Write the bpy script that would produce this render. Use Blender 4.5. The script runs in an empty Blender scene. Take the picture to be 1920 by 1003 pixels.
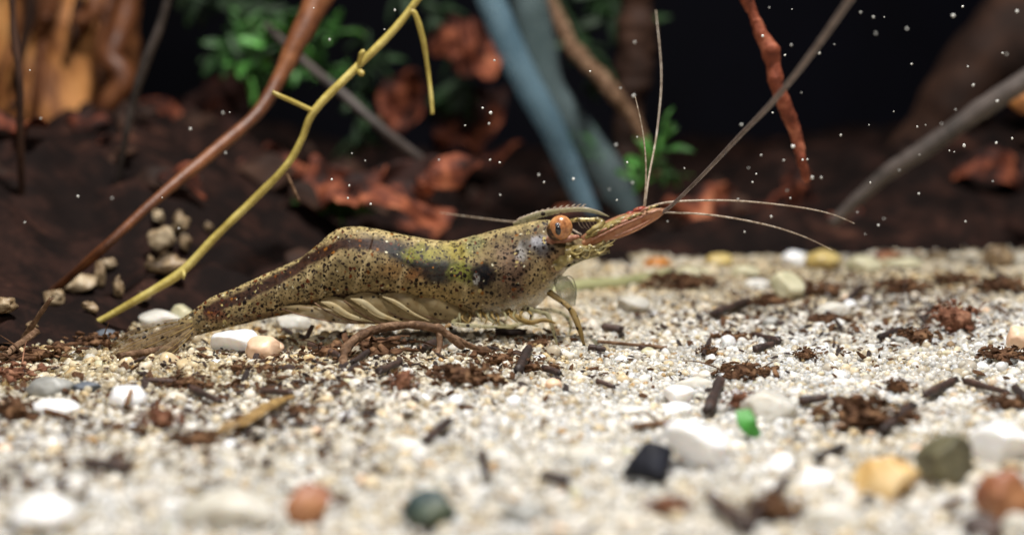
import bpy, bmesh, math, random
import numpy as np
from mathutils import Vector, Matrix
R = math.radians
random.seed(7); rng = np.random.default_rng(7)
scene = bpy.context.scene
COL = scene.collection
# 1 Blender unit = 1 centimetre (a macro view inside an aquarium)
scene.unit_settings.system = 'METRIC'; scene.unit_settings.scale_length = 0.01

# ------------------------------------------------------------------ camera
H, PITCH, F = 1.6, R(7.0), 2700.0            # camera height (cm), tilt, focal length in photo pixels
cam = bpy.data.cameras.new('camera'); camo = bpy.data.objects.new('camera', cam); COL.objects.link(camo)
camo.location = (0, 0, H); camo.rotation_euler = (R(90) - PITCH, 0, 0)
cam.sensor_width = 36.0; cam.lens = 36.0 * F / 1920.0
cam.clip_start = 0.05; cam.clip_end = 500
cam.dof.use_dof = True; cam.dof.focus_distance = 8.45; cam.dof.aperture_fstop = 0.33; cam.dof.aperture_blades = 0
scene.camera = camo

# ------------------------------------------------------------------ world, lamps, exposure
w = bpy.data.worlds.new('World'); scene.world = w; w.use_nodes = True
w.node_tree.nodes['Background'].inputs[0].default_value = (0.55, 0.65, 1.0, 1)
w.node_tree.nodes['Background'].inputs[1].default_value = 0.035
def area(name, loc, target, size, power, color):
    l = bpy.data.lights.new(name, 'AREA'); l.shape = 'DISK'; l.size = size; l.energy = power; l.color = color
    o = bpy.data.objects.new(name, l); COL.objects.link(o); o.location = loc
    o.rotation_euler = (Vector(target) - Vector(loc)).to_track_quat('-Z', 'Y').to_euler()
    return o
area('tank_lamp', (1.4, 6.6, 15.0), (0.4, 8.6, 0), 2.4, 4350, (1.0, 0.97, 0.925))
area('torch', (-2.5, -2.0, 6.0), (-0.5, 9.2, 0.6), 1.6, 560, (1.0, 0.95, 0.86))
scene.view_settings.view_transform = 'Standard'; scene.view_settings.look = 'None'
scene.view_settings.exposure = 0.0; scene.view_settings.gamma = 1.0
scene.cycles.use_denoising = True
scene.cycles.max_bounces = 8; scene.cycles.transparent_max_bounces = 12
scene.cycles.transmission_bounces = 6; scene.cycles.diffuse_bounces = 4; scene.cycles.glossy_bounces = 3
scene.cycles.sample_clamp_indirect = 4.0; scene.cycles.caustics_reflective = False; scene.cycles.caustics_refractive = False

# ------------------------------------------------------------------ helpers
def P(u, v, y):
    """world point seen at photo pixel (u, v) at distance y into the tank"""
    a = (u - 960) / F; b = (501.5 - v) / F
    dy = math.cos(PITCH) + b * math.sin(PITCH); dz = -math.sin(PITCH) + b * math.cos(PITCH)
    t = y / dy
    return Vector((a * t, y, H + dz * t))
def px(y): return y / F
_perm = rng.integers(0, 2**31, size=4096)
def _h(ix, iy, iz):
    n = (ix * 374761393 + iy * 668265263 + iz * 2147483647 + 1013904223) & 0x7fffffff
    n = ((n ^ (n >> 13)) * 1274126177) & 0x7fffffff
    n = n ^ (n >> 16)
    return _perm[n & 4095] / float(2**31)
def vnoise(p):
    p = np.asarray(p, dtype=float); i = np.floor(p).astype(np.int64); f = p - i; f = f * f * (3 - 2 * f)
    r = 0
    for dx in (0, 1):
        for dy in (0, 1):
            for dz in (0, 1):
                wt = (f[..., 0] if dx else 1 - f[..., 0]) * (f[..., 1] if dy else 1 - f[..., 1]) * (f[..., 2] if dz else 1 - f[..., 2])
                r = r + wt * _h(i[..., 0] + dx, i[..., 1] + dy, i[..., 2] + dz)
    return r * 2 - 1
def fbm(p, o=4, g=0.5):
    p = np.asarray(p, dtype=float); r = 0; a = 1; s = 0
    for k in range(o):
        r = r + a * vnoise(p * 2**k + 17.3 * k); s += a; a *= g
    return r / s
def smooth(a, b, x): 
    t = np.clip((x - a) / (b - a), 0, 1); return t * t * (3 - 2 * t)

def mesh_from(name, verts, faces, smooth_=True):
    me = bpy.data.meshes.new(name); me.from_pydata([tuple(v) for v in verts], [], faces)
    if smooth_: me.polygons.foreach_set('use_smooth', [True] * len(me.polygons))
    me.update(); return me
def link(name, me, mat=None, parent=None, loc=None):
    o = bpy.data.objects.new(name, me); COL.objects.link(o)
    if mat is not None and me is not None:
        if not me.materials: me.materials.append(mat)
    if loc is not None: o.location = loc
    if parent is not None: o.parent = parent
    return o
def tag(o, label=None, cat=None, group=None, kind=None):
    if label: o['label'] = label
    if cat: o['category'] = cat
    if group: o['group'] = group
    if kind: o['kind'] = kind
    return o
def empty(name, loc, label, cat, group=None):
    o = bpy.data.objects.new(name, None); o.empty_display_size = 0.1; COL.objects.link(o); o.location = loc
    return tag(o, label, cat, group)
def rebase(me, origin):
    o = Vector(origin)
    co = np.empty(len(me.vertices) * 3); me.vertices.foreach_get('co', co)
    co = co.reshape(-1, 3) - np.array(o); me.vertices.foreach_set('co', co.ravel()); me.update()

def catmull(pts, n):
    """pts: list of tuples (any dimension) -> dense numpy array"""
    p = np.array(pts, dtype=float)
    if len(p) == 2: 
        t = np.linspace(0, 1, n)[:, None]; return p[0] * (1 - t) + p[1] * t
    q = np.vstack([2 * p[0] - p[1], p, 2 * p[-1] - p[-2]])
    out = []
    seg = len(p) - 1
    for t in np.linspace(0, seg, n):
        i = min(int(t), seg - 1); s = t - i
        a, b, c, d = q[i], q[i + 1], q[i + 2], q[i + 3]
        out.append(0.5 * ((2 * b) + (c - a) * s + (2 * a - 5 * b + 4 * c - d) * s * s + (3 * b - a - 3 * c + d) * s**3))
    return np.array(out)
def tube_data(pts, radii, n=40, sides=10, rough=0.0, flat=1.0, seed=0, freq=6.0, cap=True):
    """pts 3-D control points, radii per control point"""
    d = catmull([tuple(p) + (r,) for p, r in zip(pts, radii)], n)
    c = d[:, :3]; r = np.maximum(d[:, 3], 1e-4)
    tg = np.gradient(c, axis=0); tg /= np.linalg.norm(tg, axis=1)[:, None] + 1e-12
    nrm = np.cross(tg[0], [0, 1, 0.01]); 
    if np.linalg.norm(nrm) < 1e-3: nrm = np.cross(tg[0], [1, 0, 0])
    V = []; 
    for i in range(n):
        nrm = nrm - tg[i] * np.dot(nrm, tg[i]); nrm = nrm / np.linalg.norm(nrm); bi = np.cross(tg[i], nrm)
        for k in range(sides):
            a = 2 * math.pi * k / sides
            V.append(c[i] + r[i] * (math.cos(a) * nrm + flat * math.sin(a) * bi))
    V = np.array(V)
    if rough:
        rr = np.repeat(r, sides)[:, None]; ctr = np.repeat(c, sides, axis=0)
        k = 1 + rough * fbm(V * freq + seed * 3.1, 3)[:, None]
        V = ctr + (V - ctr) * k
    Fc = []
    for i in range(n - 1):
        for k in range(sides):
            k2 = (k + 1) % sides
            Fc.append((i * sides + k, i * sides + k2, (i + 1) * sides + k2, (i + 1) * sides + k))
    if cap:
        Fc.append(tuple(range(sides))[::-1]); Fc.append(tuple((n - 1) * sides + k for k in range(sides)))
    return V, Fc
def tube(name, pts, radii, mat, parent=None, **kw):
    V, Fc = tube_data(pts, radii, **kw)
    return link(name, mesh_from(name, V, Fc), mat, parent)
class Bag:
    def __init__(s): s.V = []; s.F = []; s.n = 0
    def add(s, V, Fc):
        s.V.append(np.asarray(V)); s.F += [tuple(i + s.n for i in f) for f in Fc]; s.n += len(V)
    def build(s, name, mat, parent=None, sm=True):
        return link(name, mesh_from(name, np.vstack(s.V), s.F, sm), mat, parent)
_ico = {}
def ico(sub):
    if sub not in _ico:
        bm = bmesh.new(); bmesh.ops.create_icosphere(bm, subdivisions=sub, radius=1)
        _ico[sub] = (np.array([v.co[:] for v in bm.verts]), [tuple(v.index for v in f.verts) for f in bm.faces]); bm.free()
    return _ico[sub]
def stone_data(seed, sub=3, lump=0.22, cuts=6, cutmin=0.62, fine=0.05):
    V, Fc = ico(sub); V = V.copy(); g = np.random.default_rng(seed)
    V *= (1 + lump * fbm(V * 1.1 + seed * 7.7, 2))[:, None]
    for _ in range(cuts):
        nn = g.normal(size=3); nn /= np.linalg.norm(nn); dd = g.uniform(cutmin, 0.95)
        e = V @ nn - dd; V -= np.where(e > 0, e * 0.85, 0)[:, None] * nn
    V *= (1 + fine * fbm(V * 5 + seed, 3))[:, None]
    return V, Fc

# ------------------------------------------------------------------ materials
class NT:
    def __init__(s, name):
        s.m = bpy.data.materials.new(name); s.m.use_nodes = True; s.t = s.m.node_tree; s.t.nodes.clear()
    def n(s, typ, **kw):
        nd = s.t.nodes.new(typ)
        for k, v in kw.items():
            if k.startswith('i_'): nd.inputs[k[2:].replace('_', ' ')].default_value = v
            else: setattr(nd, k, v)
        return nd
    def l(s, a, b): s.t.links.new(a, b)
def ramp(nt, stops, fac):
    r = nt.n('ShaderNodeValToRGB'); e = r.color_ramp.elements
    while len(e) < len(stops): e.new(0.5)
    for k, (p, c) in enumerate(stops): e[k].position = p; e[k].color = (*c, 1) if len(c) == 3 else c
    nt.l(fac, r.inputs[0]); return r.outputs[0]
def mat(name, stops, scale=3.0, rough=0.5, sss=0.0, sssr=0.05, trans=0.0, bump=0.0, bscale=20.0, alpha=1.0, coat=0.0, detail=5, stretch=(1, 1, 1), perobj=0.0, spec=0.5, sheen=0):
    nt = NT(name); tc = nt.n('ShaderNodeTexCoord'); mp = nt.n('ShaderNodeMapping'); mp.inputs['Scale'].default_value = stretch
    nt.l(tc.outputs['Object'], mp.inputs['Vector'])
    no = nt.n('ShaderNodeTexNoise'); no.inputs['Scale'].default_value = scale; no.inputs['Detail'].default_value = detail; no.inputs['Roughness'].default_value = 0.65
    nt.l(mp.outputs[0], no.inputs['Vector'])
    fac = no.outputs['Fac']
    st = nt.n('ShaderNodeMapRange'); st.inputs['From Min'].default_value = 0.28; st.inputs['From Max'].default_value = 0.72
    nt.l(fac, st.inputs['Value']); fac = st.outputs[0]
    if perobj:
        oi = nt.n('ShaderNodeObjectInfo'); mx = nt.n('ShaderNodeMath', operation='MULTIPLY_ADD'); mx.inputs[1].default_value = perobj; mx.inputs[2].default_value = -perobj / 2
        nt.l(oi.outputs['Random'], mx.inputs[0]); ad = nt.n('ShaderNodeMath', operation='ADD', use_clamp=True); nt.l(mx.outputs[0], ad.inputs[0]); nt.l(fac, ad.inputs[1]); fac = ad.outputs[0]
    c = ramp(nt, stops, fac)
    b = nt.n('ShaderNodeBsdfPrincipled'); b.inputs['Roughness'].default_value = rough; nt.l(c, b.inputs['Base Color'])
    b.inputs['Specular IOR Level'].default_value = spec
    if sss:
        b.inputs['Subsurface Weight'].default_value = sss; b.inputs['Subsurface Radius'].default_value = (1.0, 0.8, 0.6); b.inputs['Subsurface Scale'].default_value = sssr
    if trans: b.inputs['Transmission Weight'].default_value = trans; b.inputs['IOR'].default_value = 1.25
    if coat: b.inputs['Coat Weight'].default_value = coat; b.inputs['Coat Roughness'].default_value = 0.08
    if bump:
        n2 = nt.n('ShaderNodeTexNoise'); n2.inputs['Scale'].default_value = bscale; n2.inputs['Detail'].default_value = 6; nt.l(mp.outputs[0], n2.inputs['Vector'])
        bp = nt.n('ShaderNodeBump'); bp.inputs['Strength'].default_value = bump; bp.inputs['Distance'].default_value = 0.02
        nt.l(n2.outputs['Fac'], bp.inputs['Height']); nt.l(bp.outputs[0], b.inputs['Normal'])
    out = nt.n('ShaderNodeOutputMaterial')
    if alpha < 1:
        tr = nt.n('ShaderNodeBsdfTransparent'); mx = nt.n('ShaderNodeMixShader'); mx.inputs[0].default_value = alpha
        nt.l(tr.outputs[0], mx.inputs[1]); nt.l(b.outputs[0], mx.inputs[2]); nt.l(mx.outputs[0], out.inputs[0])
    else: nt.l(b.outputs[0], out.inputs[0])
    return nt.m
def two(c, k=0.6): return [(0.0, tuple(x * k for x in c)), (1.0, c)]

M = {}
M['white'] = mat('white_quartz', [(0, (0.66, 0.66, 0.66)), (0.6, (0.84, 0.85, 0.87)), (1, (0.88, 0.88, 0.88))], 6, 0.35, sss=0.5, sssr=0.06, bump=0.15, bscale=30, coat=0.2)
M['milky'] = mat('milky_quartz', [(0, (0.52, 0.49, 0.42)), (0.5, (0.68, 0.66, 0.60)), (1, (0.78, 0.77, 0.74))], 7, 0.3, sss=0.6, sssr=0.06, trans=0.2, bump=0.15, bscale=40, perobj=0.5)
M['peach'] = mat('peach_stone', [(0, (0.62, 0.40, 0.26)), (1, (0.80, 0.60, 0.44))], 7, 0.45, sss=0.5, bump=0.15, bscale=30)
M['black'] = mat('black_stone', [(0, (0.003, 0.0035, 0.007)), (0.6, (0.007, 0.008, 0.015)), (1, (0.022, 0.025, 0.038))], 5, 0.6, spec=0.25, bump=0.5, bscale=25)
M['slate'] = mat('slate_stone', [(0, (0.05, 0.06, 0.08)), (1, (0.14, 0.16, 0.19))], 8, 0.5, bump=0.3)
M['grey'] = mat('grey_stone', [(0, (0.18, 0.18, 0.17)), (1, (0.34, 0.34, 0.32))], 7, 0.45, bump=0.3, sss=0.3)
M['red'] = mat('red_stone', [(0, (0.06, 0.025, 0.02)), (0.35, (0.24, 0.085, 0.045)), (0.7, (0.36, 0.16, 0.07)), (1, (0.42, 0.22, 0.12))], 4, 0.5, bump=0.4)
M['teal'] = mat('teal_stone', [(0, (0.006, 0.010, 0.014)), (0.45, (0.022, 0.042, 0.045)), (0.75, (0.07, 0.085, 0.05)), (1, (0.12, 0.16, 0.15))], 5, 0.5, spec=0.25, bump=0.4)
M['olive'] = mat('olive_stone', [(0, (0.03, 0.026, 0.014)), (0.5, (0.11, 0.10, 0.055)), (0.8, (0.20, 0.19, 0.11)), (1, (0.30, 0.27, 0.15))], 5, 0.5, bump=0.4)
M['tan'] = mat('tan_stone', [(0, (0.34, 0.17, 0.05)), (0.5, (0.60, 0.40, 0.16)), (1, (0.74, 0.58, 0.34))], 4, 0.45, bump=0.35, sss=0.3)
M['amber'] = mat('amber_stone', [(0, (0.30, 0.09, 0.01)), (1, (0.58, 0.24, 0.04))], 5, 0.35, sss=0.5)
M['yellow'] = mat('yellow_stone', [(0, (0.34, 0.24, 0.07)), (1, (0.62, 0.50, 0.22))], 6, 0.35, sss=0.5)
M['palegreen'] = mat('pale_green_stone', [(0, (0.36, 0.34, 0.21)), (1, (0.58, 0.55, 0.40))], 6, 0.35, sss=0.5, sssr=0.08)
M['beige'] = mat('beige_stone', [(0, (0.05, 0.03, 0.016)), (0.5, (0.26, 0.18, 0.10)), (1, (0.52, 0.42, 0.28))], 7, 0.5, sss=0.2, bump=0.6, perobj=0.5, detail=8)
M['bark'] = mat('dark_twig', [(0, (0.008, 0.005, 0.005)), (0.5, (0.03, 0.016, 0.013)), (1, (0.085, 0.045, 0.032))], 9, 0.6, bump=0.5, bscale=40, perobj=0.4)
M['mulm'] = mat('brown_mulm', [(0, (0.018, 0.009, 0.005)), (0.5, (0.095, 0.046, 0.024)), (1, (0.26, 0.145, 0.075))], 9, 0.8, bump=0.5, bscale=50, spec=0.15)
M['rust'] = mat('rusty_mulm', [(0, (0.05, 0.02, 0.012)), (0.5, (0.17, 0.072, 0.042)), (1, (0.40, 0.21, 0.13))], 9, 0.8, bump=0.5, bscale=50, spec=0.15)
M['root'] = mat('brown_root', [(0, (0.035, 0.018, 0.010)), (0.5, (0.13, 0.072, 0.04)), (1, (0.34, 0.22, 0.14))], 14, 0.7, bump=0.8, bscale=30, spec=0.2, detail=8)
M['straw'] = mat('straw_stem', [(0, (0.24, 0.17, 0.03)), (0.5, (0.44, 0.35, 0.085)), (1, (0.58, 0.49, 0.17))], 5, 0.45, bump=0.3, bscale=30)
M['orange_stem'] = mat('orange_stem', [(0, (0.045, 0.014, 0.006)), (0.5, (0.14, 0.046, 0.015)), (1, (0.28, 0.11, 0.042))], 3, 0.5, bump=0.3)
M['red_twig'] = mat('red_twig', [(0, (0.05, 0.012, 0.007)), (0.5, (0.19, 0.048, 0.024)), (1, (0.42, 0.15, 0.085))], 7, 0.65, bump=0.8, bscale=25, spec=0.2, detail=8)
M['stump'] = mat('driftwood', [(0, (0.05, 0.018, 0.006)), (0.35, (0.24, 0.085, 0.024)), (0.6, (0.62, 0.27, 0.08)), (1, (0.80, 0.44, 0.17))], 0.9, 0.6, bump=0.5, bscale=8, stretch=(1.8, 1.8, 0.7))
M['darkwood'] = mat('dark_driftwood', [(0, (0.008, 0.004, 0.003)), (0.5, (0.03, 0.014, 0.009)), (1, (0.075, 0.036, 0.022))], 1.5, 0.75, bump=0.6, bscale=7, spec=0.2)
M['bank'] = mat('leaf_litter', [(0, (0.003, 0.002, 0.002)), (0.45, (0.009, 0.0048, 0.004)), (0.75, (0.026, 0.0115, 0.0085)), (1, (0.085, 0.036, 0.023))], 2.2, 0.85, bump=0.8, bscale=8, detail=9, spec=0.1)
M['deadleaf'] = mat('dead_leaf', [(0, (0.008, 0.003, 0.003)), (0.46, (0.028, 0.009, 0.006)), (0.62, (0.13, 0.034, 0.018)), (0.85, (0.34, 0.105, 0.05)), (1, (0.56, 0.24, 0.13))], 2.6, 0.7, bump=0.6, bscale=12, perobj=0.25, detail=9, spec=0.2)
M['moss'] = mat('moss', [(0, (0.006, 0.02, 0.004)), (0.5, (0.018, 0.07, 0.011)), (0.8, (0.05, 0.17, 0.028)), (1, (0.12, 0.38, 0.07))], 4, 0.5, sss=0.2, perobj=0.8)
M['mossdark'] = mat('moss_dark', [(0, (0.004, 0.011, 0.004)), (0.5, (0.010, 0.03, 0.008)), (1, (0.02, 0.055, 0.014))], 4, 0.6, perobj=0.8)
M['leafbit'] = mat('green_leaf_bit', [(0, (0.03, 0.16, 0.02)), (1, (0.07, 0.30, 0.05))], 6, 0.45)
M['glassblue'] = mat('blue_tube', [(0, (0.08, 0.16, 0.22)), (1, (0.28, 0.44, 0.54))], 1.2, 0.4, alpha=0.5, spec=0.2)
M['glassgrey'] = mat('grey_tube', [(0, (0.07, 0.11, 0.11)), (1, (0.26, 0.35, 0.37))], 1.2, 0.4, alpha=0.42, spec=0.2)
M['greystick'] = mat('grey_stick', [(0, (0.02, 0.016, 0.013)), (1, (0.12, 0.095, 0.085))], 4, 0.6, bump=0.3)
M['palestem'] = mat('pale_green_stem', [(0, (0.20, 0.20, 0.09)), (1, (0.36, 0.36, 0.19))], 4, 0.5, sss=0.3)
M['speck'] = mat('speck', two((0.75, 0.75, 0.72)), 5, 0.5)
M['wall'] = mat('tank_wall', [(0, (0.0015, 0.0015, 0.003)), (1, (0.004, 0.004, 0.010))], 0.15, 0.7, spec=0.1)

# ------------------------------------------------------------------ the setting
def gz(x, y):
    p = np.stack([np.asarray(x, float), np.asarray(y, float), np.zeros_like(np.asarray(x, float))], -1)
    return 0.07 * fbm(p * 0.7 + 3.3, 2) + 0.045 * fbm(p * 2.3 + 9.1, 2)
def gz1(x, y): return float(gz(np.array([x]), np.array([y]))[0])
def ground(u, v, up=0.0):
    """point on the sand seen at photo pixel (u, v), raised by up"""
    z = up
    for _ in range(6):
        a = (u - 960) / F; b = (501.5 - v) / F
        dy = math.cos(PITCH) + b * math.sin(PITCH); dz = -math.sin(PITCH) + b * math.cos(PITCH)
        t = (z - H) / dz; x, y = a * t, dy * t
        z = gz1(x, y) + up
    return Vector((x, y, z))
def ground_many(uv, up=0.0):
    z = np.full(len(uv), up); a = (uv[:, 0] - 960) / F; b = (501.5 - uv[:, 1]) / F
    dy = math.cos(PITCH) + b * math.sin(PITCH); dz = -math.sin(PITCH) + b * math.cos(PITCH)
    for _ in range(6):
        t = (z - H) / dz; x, y = a * t, dy * t; z = gz(x, y) + up
    return np.column_stack([x, y, z])
def grid(name, xs, ys, zf, m):
    X, Y = np.meshgrid(xs, ys, indexing='xy'); Z = zf(X, Y)
    V = np.stack([X, Y, Z], -1).reshape(-1, 3); nx = len(xs)
    Fc = [(j * nx + i, j * nx + i + 1, (j + 1) * nx + i + 1, (j + 1) * nx + i) for j in range(len(ys) - 1) for i in range(nx - 1)]
    return link(name, mesh_from(name, V, Fc), m)
M['sandbase'] = mat('sand_base', [(0, (0.40, 0.33, 0.24)), (0.5, (0.54, 0.48, 0.39)), (1, (0.62, 0.58, 0.51))], 45, 0.7, sss=0.4, sssr=0.08, bump=0.5, bscale=60)
tag(grid('sand', np.linspace(-16, 16, 260), np.linspace(2.0, 30, 260), lambda X, Y: gz(X, Y) + 0.014, M['sandbase']), 'pale quartz sand bed of the aquarium', None, None, 'structure')
def bankz(X, Y):
    p = np.stack([X, Y, np.zeros_like(X)], -1)
    u = X / Y * F + 960
    front = np.interp(u, [-300, 0, 200, 450, 700, 1150, 1900], [7.5, 7.75, 8.3, 9.3, 10.8, 12.1, 12.9]) + 0.35 * fbm(p * 0.9, 2)      # where the litter begins
    rise = smooth(0, 5.5, Y - front)
    hgt = np.interp(u, [-400, 0, 300, 620, 900, 1250, 1500, 1700, 1950, 2400], [0.8, 0.85, 0.85, 0.3, 0.0, 0.1, 0.35, 0.5, 0.8, 1.0])
    lump = 0.45 * fbm(p * 0.9 + 5, 4) + 0.22 * fbm(p * 3.1, 3)
    z = -0.35 + rise * (0.35 + hgt) + smooth(-0.4, 1.5, Y - front) * (lump * 0.9 + 0.30)
    return np.where(Y < front - 0.9, -0.6, z)
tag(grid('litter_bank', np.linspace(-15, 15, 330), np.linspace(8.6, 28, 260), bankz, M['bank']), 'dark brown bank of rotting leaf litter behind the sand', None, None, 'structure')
b = bmesh.new()
for x, z in ((-40, -2), (40, -2), (40, 40), (-40, 40)): b.verts.new((x, 30, z))
b.verts.ensure_lookup_table(); b.faces.new(b.verts); me = bpy.data.meshes.new('tank_back_wall'); b.to_mesh(me); b.free()
tag(link('tank_back_wall', me, M['wall']), 'near black back wall of the tank', None, None, 'structure')

# sand grains ---------------------------------------------------------------
def grain_material():
    nt = NT('sand_grain'); oi = nt.n('ShaderNodeObjectInfo')
    c = ramp(nt, [(0.0, (0.66, 0.635, 0.61)), (0.34, (0.74, 0.72, 0.70)), (0.36, (0.60, 0.55, 0.48)), (0.70, (0.68, 0.64, 0.58)), (0.71, (0.54, 0.45, 0.32)),
                  (0.87, (0.60, 0.52, 0.40)), (0.88, (0.56, 0.54, 0.51)), (0.97, (0.62, 0.60, 0.57)), (0.975, (0.42, 0.27, 0.13)), (1.0, (0.24, 0.18, 0.12))], oi.outputs['Random'])
    dt = nt.n('ShaderNodeAttribute', attribute_name='g_dirt', attribute_type='INSTANCER')      # honey coloured silt film, by place on the bed
    dm = nt.n('ShaderNodeMix', data_type='RGBA', blend_type='MULTIPLY'); nt.l(dt.outputs['Fac'], dm.inputs[0]); nt.l(c, dm.inputs[6]); dm.inputs[7].default_value = (0.74, 0.62, 0.42, 1); c = dm.outputs[2]
    b = nt.n('ShaderNodeBsdfPrincipled'); nt.l(c, b.inputs['Base Color'])
    b.inputs['Roughness'].default_value = 0.2; b.inputs['Specular IOR Level'].default_value = 0.5
    b.inputs['Subsurface Weight'].default_value = 0.8; b.inputs['Subsurface Radius'].default_value = (1, 0.85, 0.7); b.inputs['Subsurface Scale'].default_value = 0.10
    wn = nt.n('ShaderNodeMath', operation='MULTIPLY'); wn.inputs[1].default_value = 7.31; nt.l(oi.outputs['Random'], wn.inputs[0])
    fr = nt.n('ShaderNodeMath', operation='FRACT'); nt.l(wn.outputs[0], fr.inputs[0])
    gt = nt.n('ShaderNodeMath', operation='GREATER_THAN'); gt.inputs[1].default_value = 0.45; nt.l(fr.outputs[0], gt.inputs[0])
    ml = nt.n('ShaderNodeMath', operation='MULTIPLY'); ml.inputs[1].default_value = 0.35; nt.l(gt.outputs[0], ml.inputs[0])
    nt.l(ml.outputs[0], b.inputs['Transmission Weight']); b.inputs['IOR'].default_value = 1.3
    o = nt.n('ShaderNodeOutputMaterial'); nt.l(b.outputs[0], o.inputs[0]); return nt.m
M['grain'] = grain_material()
def scatter(name, pts, rot, scl, var, variants, dirt=None):
    me = bpy.data.meshes.new(name); me.from_pydata([tuple(p) for p in pts], [], [])
    a = me.attributes.new('g_rot', 'FLOAT_VECTOR', 'POINT'); a.data.foreach_set('vector', np.asarray(rot, np.float32).ravel())
    a = me.attributes.new('g_scl', 'FLOAT_VECTOR', 'POINT'); a.data.foreach_set('vector', np.asarray(scl, np.float32).ravel())
    a = me.attributes.new('g_var', 'INT', 'POINT'); a.data.foreach_set('value', np.asarray(var, np.int32))
    if dirt is not None: a = me.attributes.new('g_dirt', 'FLOAT', 'POINT'); a.data.foreach_set('value', np.asarray(dirt, np.float32))
    g = bpy.data.node_groups.new(name, 'GeometryNodeTree')
    g.interface.new_socket('Geometry', in_out='INPUT', socket_type='NodeSocketGeometry'); g.interface.new_socket('Geometry', in_out='OUTPUT', socket_type='NodeSocketGeometry')
    gi = g.nodes.new('NodeGroupInput'); go = g.nodes.new('NodeGroupOutput'); ip = g.nodes.new('GeometryNodeInstanceOnPoints'); jn = g.nodes.new('GeometryNodeJoinGeometry')
    for vo in variants:
        n = g.nodes.new('GeometryNodeObjectInfo'); n.inputs['Object'].default_value = vo; n.inputs['As Instance'].default_value = True; g.links.new(n.outputs['Geometry'], jn.inputs[0])
    def att(nm, ty):
        n = g.nodes.new('GeometryNodeInputNamedAttribute'); n.data_type = ty; n.inputs['Name'].default_value = nm
        return [o for o in n.outputs if o.enabled and o.name == 'Attribute'][0]
    er = g.nodes.new('FunctionNodeEulerToRotation'); g.links.new(att('g_rot', 'FLOAT_VECTOR'), er.inputs[0])
    g.links.new(gi.outputs[0], ip.inputs['Points']); g.links.new(jn.outputs[0], ip.inputs['Instance']); ip.inputs['Pick Instance'].default_value = True
    g.links.new(att('g_var', 'INT'), ip.inputs['Instance Index']); g.links.new(er.outputs[0], ip.inputs['Rotation']); g.links.new(att('g_scl', 'FLOAT_VECTOR'), ip.inputs['Scale'])
    g.links.new(ip.outputs[0], go.inputs[0])
    o = link(name, me); md = o.modifiers.new('scatter', 'NODES'); md.node_group = g
    return o
grain_vars = []
for k in range(8):
    V, Fc = stone_data(100 + k, sub=2, lump=0.3, cuts=9, cutmin=0.55, fine=0.02)
    me = mesh_from('sand_grain', V, Fc); me.materials.append(M['grain']); grain_vars.append(bpy.data.objects.new('sand_grain', me))
S = 0.033
ys = np.arange(4.3, 15.6, S); pts = []
for y in ys:
    xs = np.arange(-0.40 * y - 0.9, 0.40 * y + 0.9, S); pts.append(np.stack([xs, np.full_like(xs, y)], -1))
pts = np.vstack(pts); pts = np.vstack([pts, pts + S / 2])
pts = pts + rng.normal(0, S * 0.35, pts.shape)
lay = np.repeat([0, 1], len(pts) // 2)
n = len(pts)
sc = np.clip(rng.lognormal(math.log(0.0178), 0.36, n), 0.009, 0.05)
big = rng.random(n) < 0.012; sc[big] *= rng.uniform(1.4, 2.0, big.sum())
z = gz(pts[:, 0], pts[:, 1]) + rng.uniform(-0.015, 0.012, n) + lay * 0.015
keep = bankz(pts[:, 0], pts[:, 1]) < z + 0.02
un = pts[:, 0] / pts[:, 1] * F + 960
pn = np.column_stack([pts, 0 * z])
dirt = 0.22 - 0.2 * smooth(1150, 1500, un) * smooth(6.2, 7.2, pts[:, 1]) * smooth(10.5, 9.2, pts[:, 1]) + 0.42 * smooth(1250, 300, un) * smooth(6.3, 8.0, pts[:, 1]) + 0.5 * smooth(9.6, 11.5, pts[:, 1]) + 0.25 * smooth(7.3, 8.3, pts[:, 1]) * smooth(1500, 1000, un) + 0.45 * fbm(pn * 1.3, 3)
dirt = np.clip(dirt + rng.normal(0, 0.12, n), 0, 1)
asp = rng.uniform(0.75, 1.25, (n, 3)) * sc[:, None]
pos = np.column_stack([pts, z])[keep]
tag(scatter('sand_grains', pos, rng.uniform(0, 6.28, (n, 3))[keep], asp[keep], rng.integers(0, 8, n)[keep], grain_vars, dirt[keep]), 'loose translucent white and honey quartz sand grains', 'sand', None, 'stuff')

# small dark flecks lying on the sand --------------------------------------
fl_vars = []
for k in range(5):
    V, Fc = stone_data(300 + k, sub=1, lump=0.5, cuts=4); V = V * np.array([1.0, 0.45, 0.22])
    me = mesh_from('fleck', V, Fc, False); me.materials.append(M['mulm'] if k > 1 else M['bark']); fl_vars.append(bpy.data.objects.new('fleck', me))
fp = []
for _ in range(6500):
    r = random.random()
    if r < 0.22: u, v = random.gauss(640, 280), random.gauss(675, 42)
    elif r < 0.75: u, v = random.gauss(1600, 240), random.gauss(560, 42)
    elif r < 0.9: u, v = random.uniform(-60, 700), random.gauss(790, 70)
    else: u, v = random.uniform(-60, 1980), random.uniform(520, 1040)
    if v < 485 or v > 1060: continue
    fp.append((u, v))
P3 = ground_many(np.array(fp), 0.045)
k3 = bankz(P3[:, 0], P3[:, 1]) < 0.05; P3 = P3[k3]; nf = len(P3)
sf = np.clip(rng.lognormal(math.log(0.018), 0.5, nf), 0.007, 0.06)
tag(scatter('debris_flecks', P3, np.column_stack([rng.normal(0, 0.4, nf), rng.normal(0, 0.4, nf), rng.uniform(0, 6.28, nf)]), sf[:, None] * np.array([[1, 1, 1]]), rng.integers(0, 5, nf), fl_vars),
    'fine brown plant debris flecks strewn over the sand', 'debris', None, 'stuff')

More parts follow.
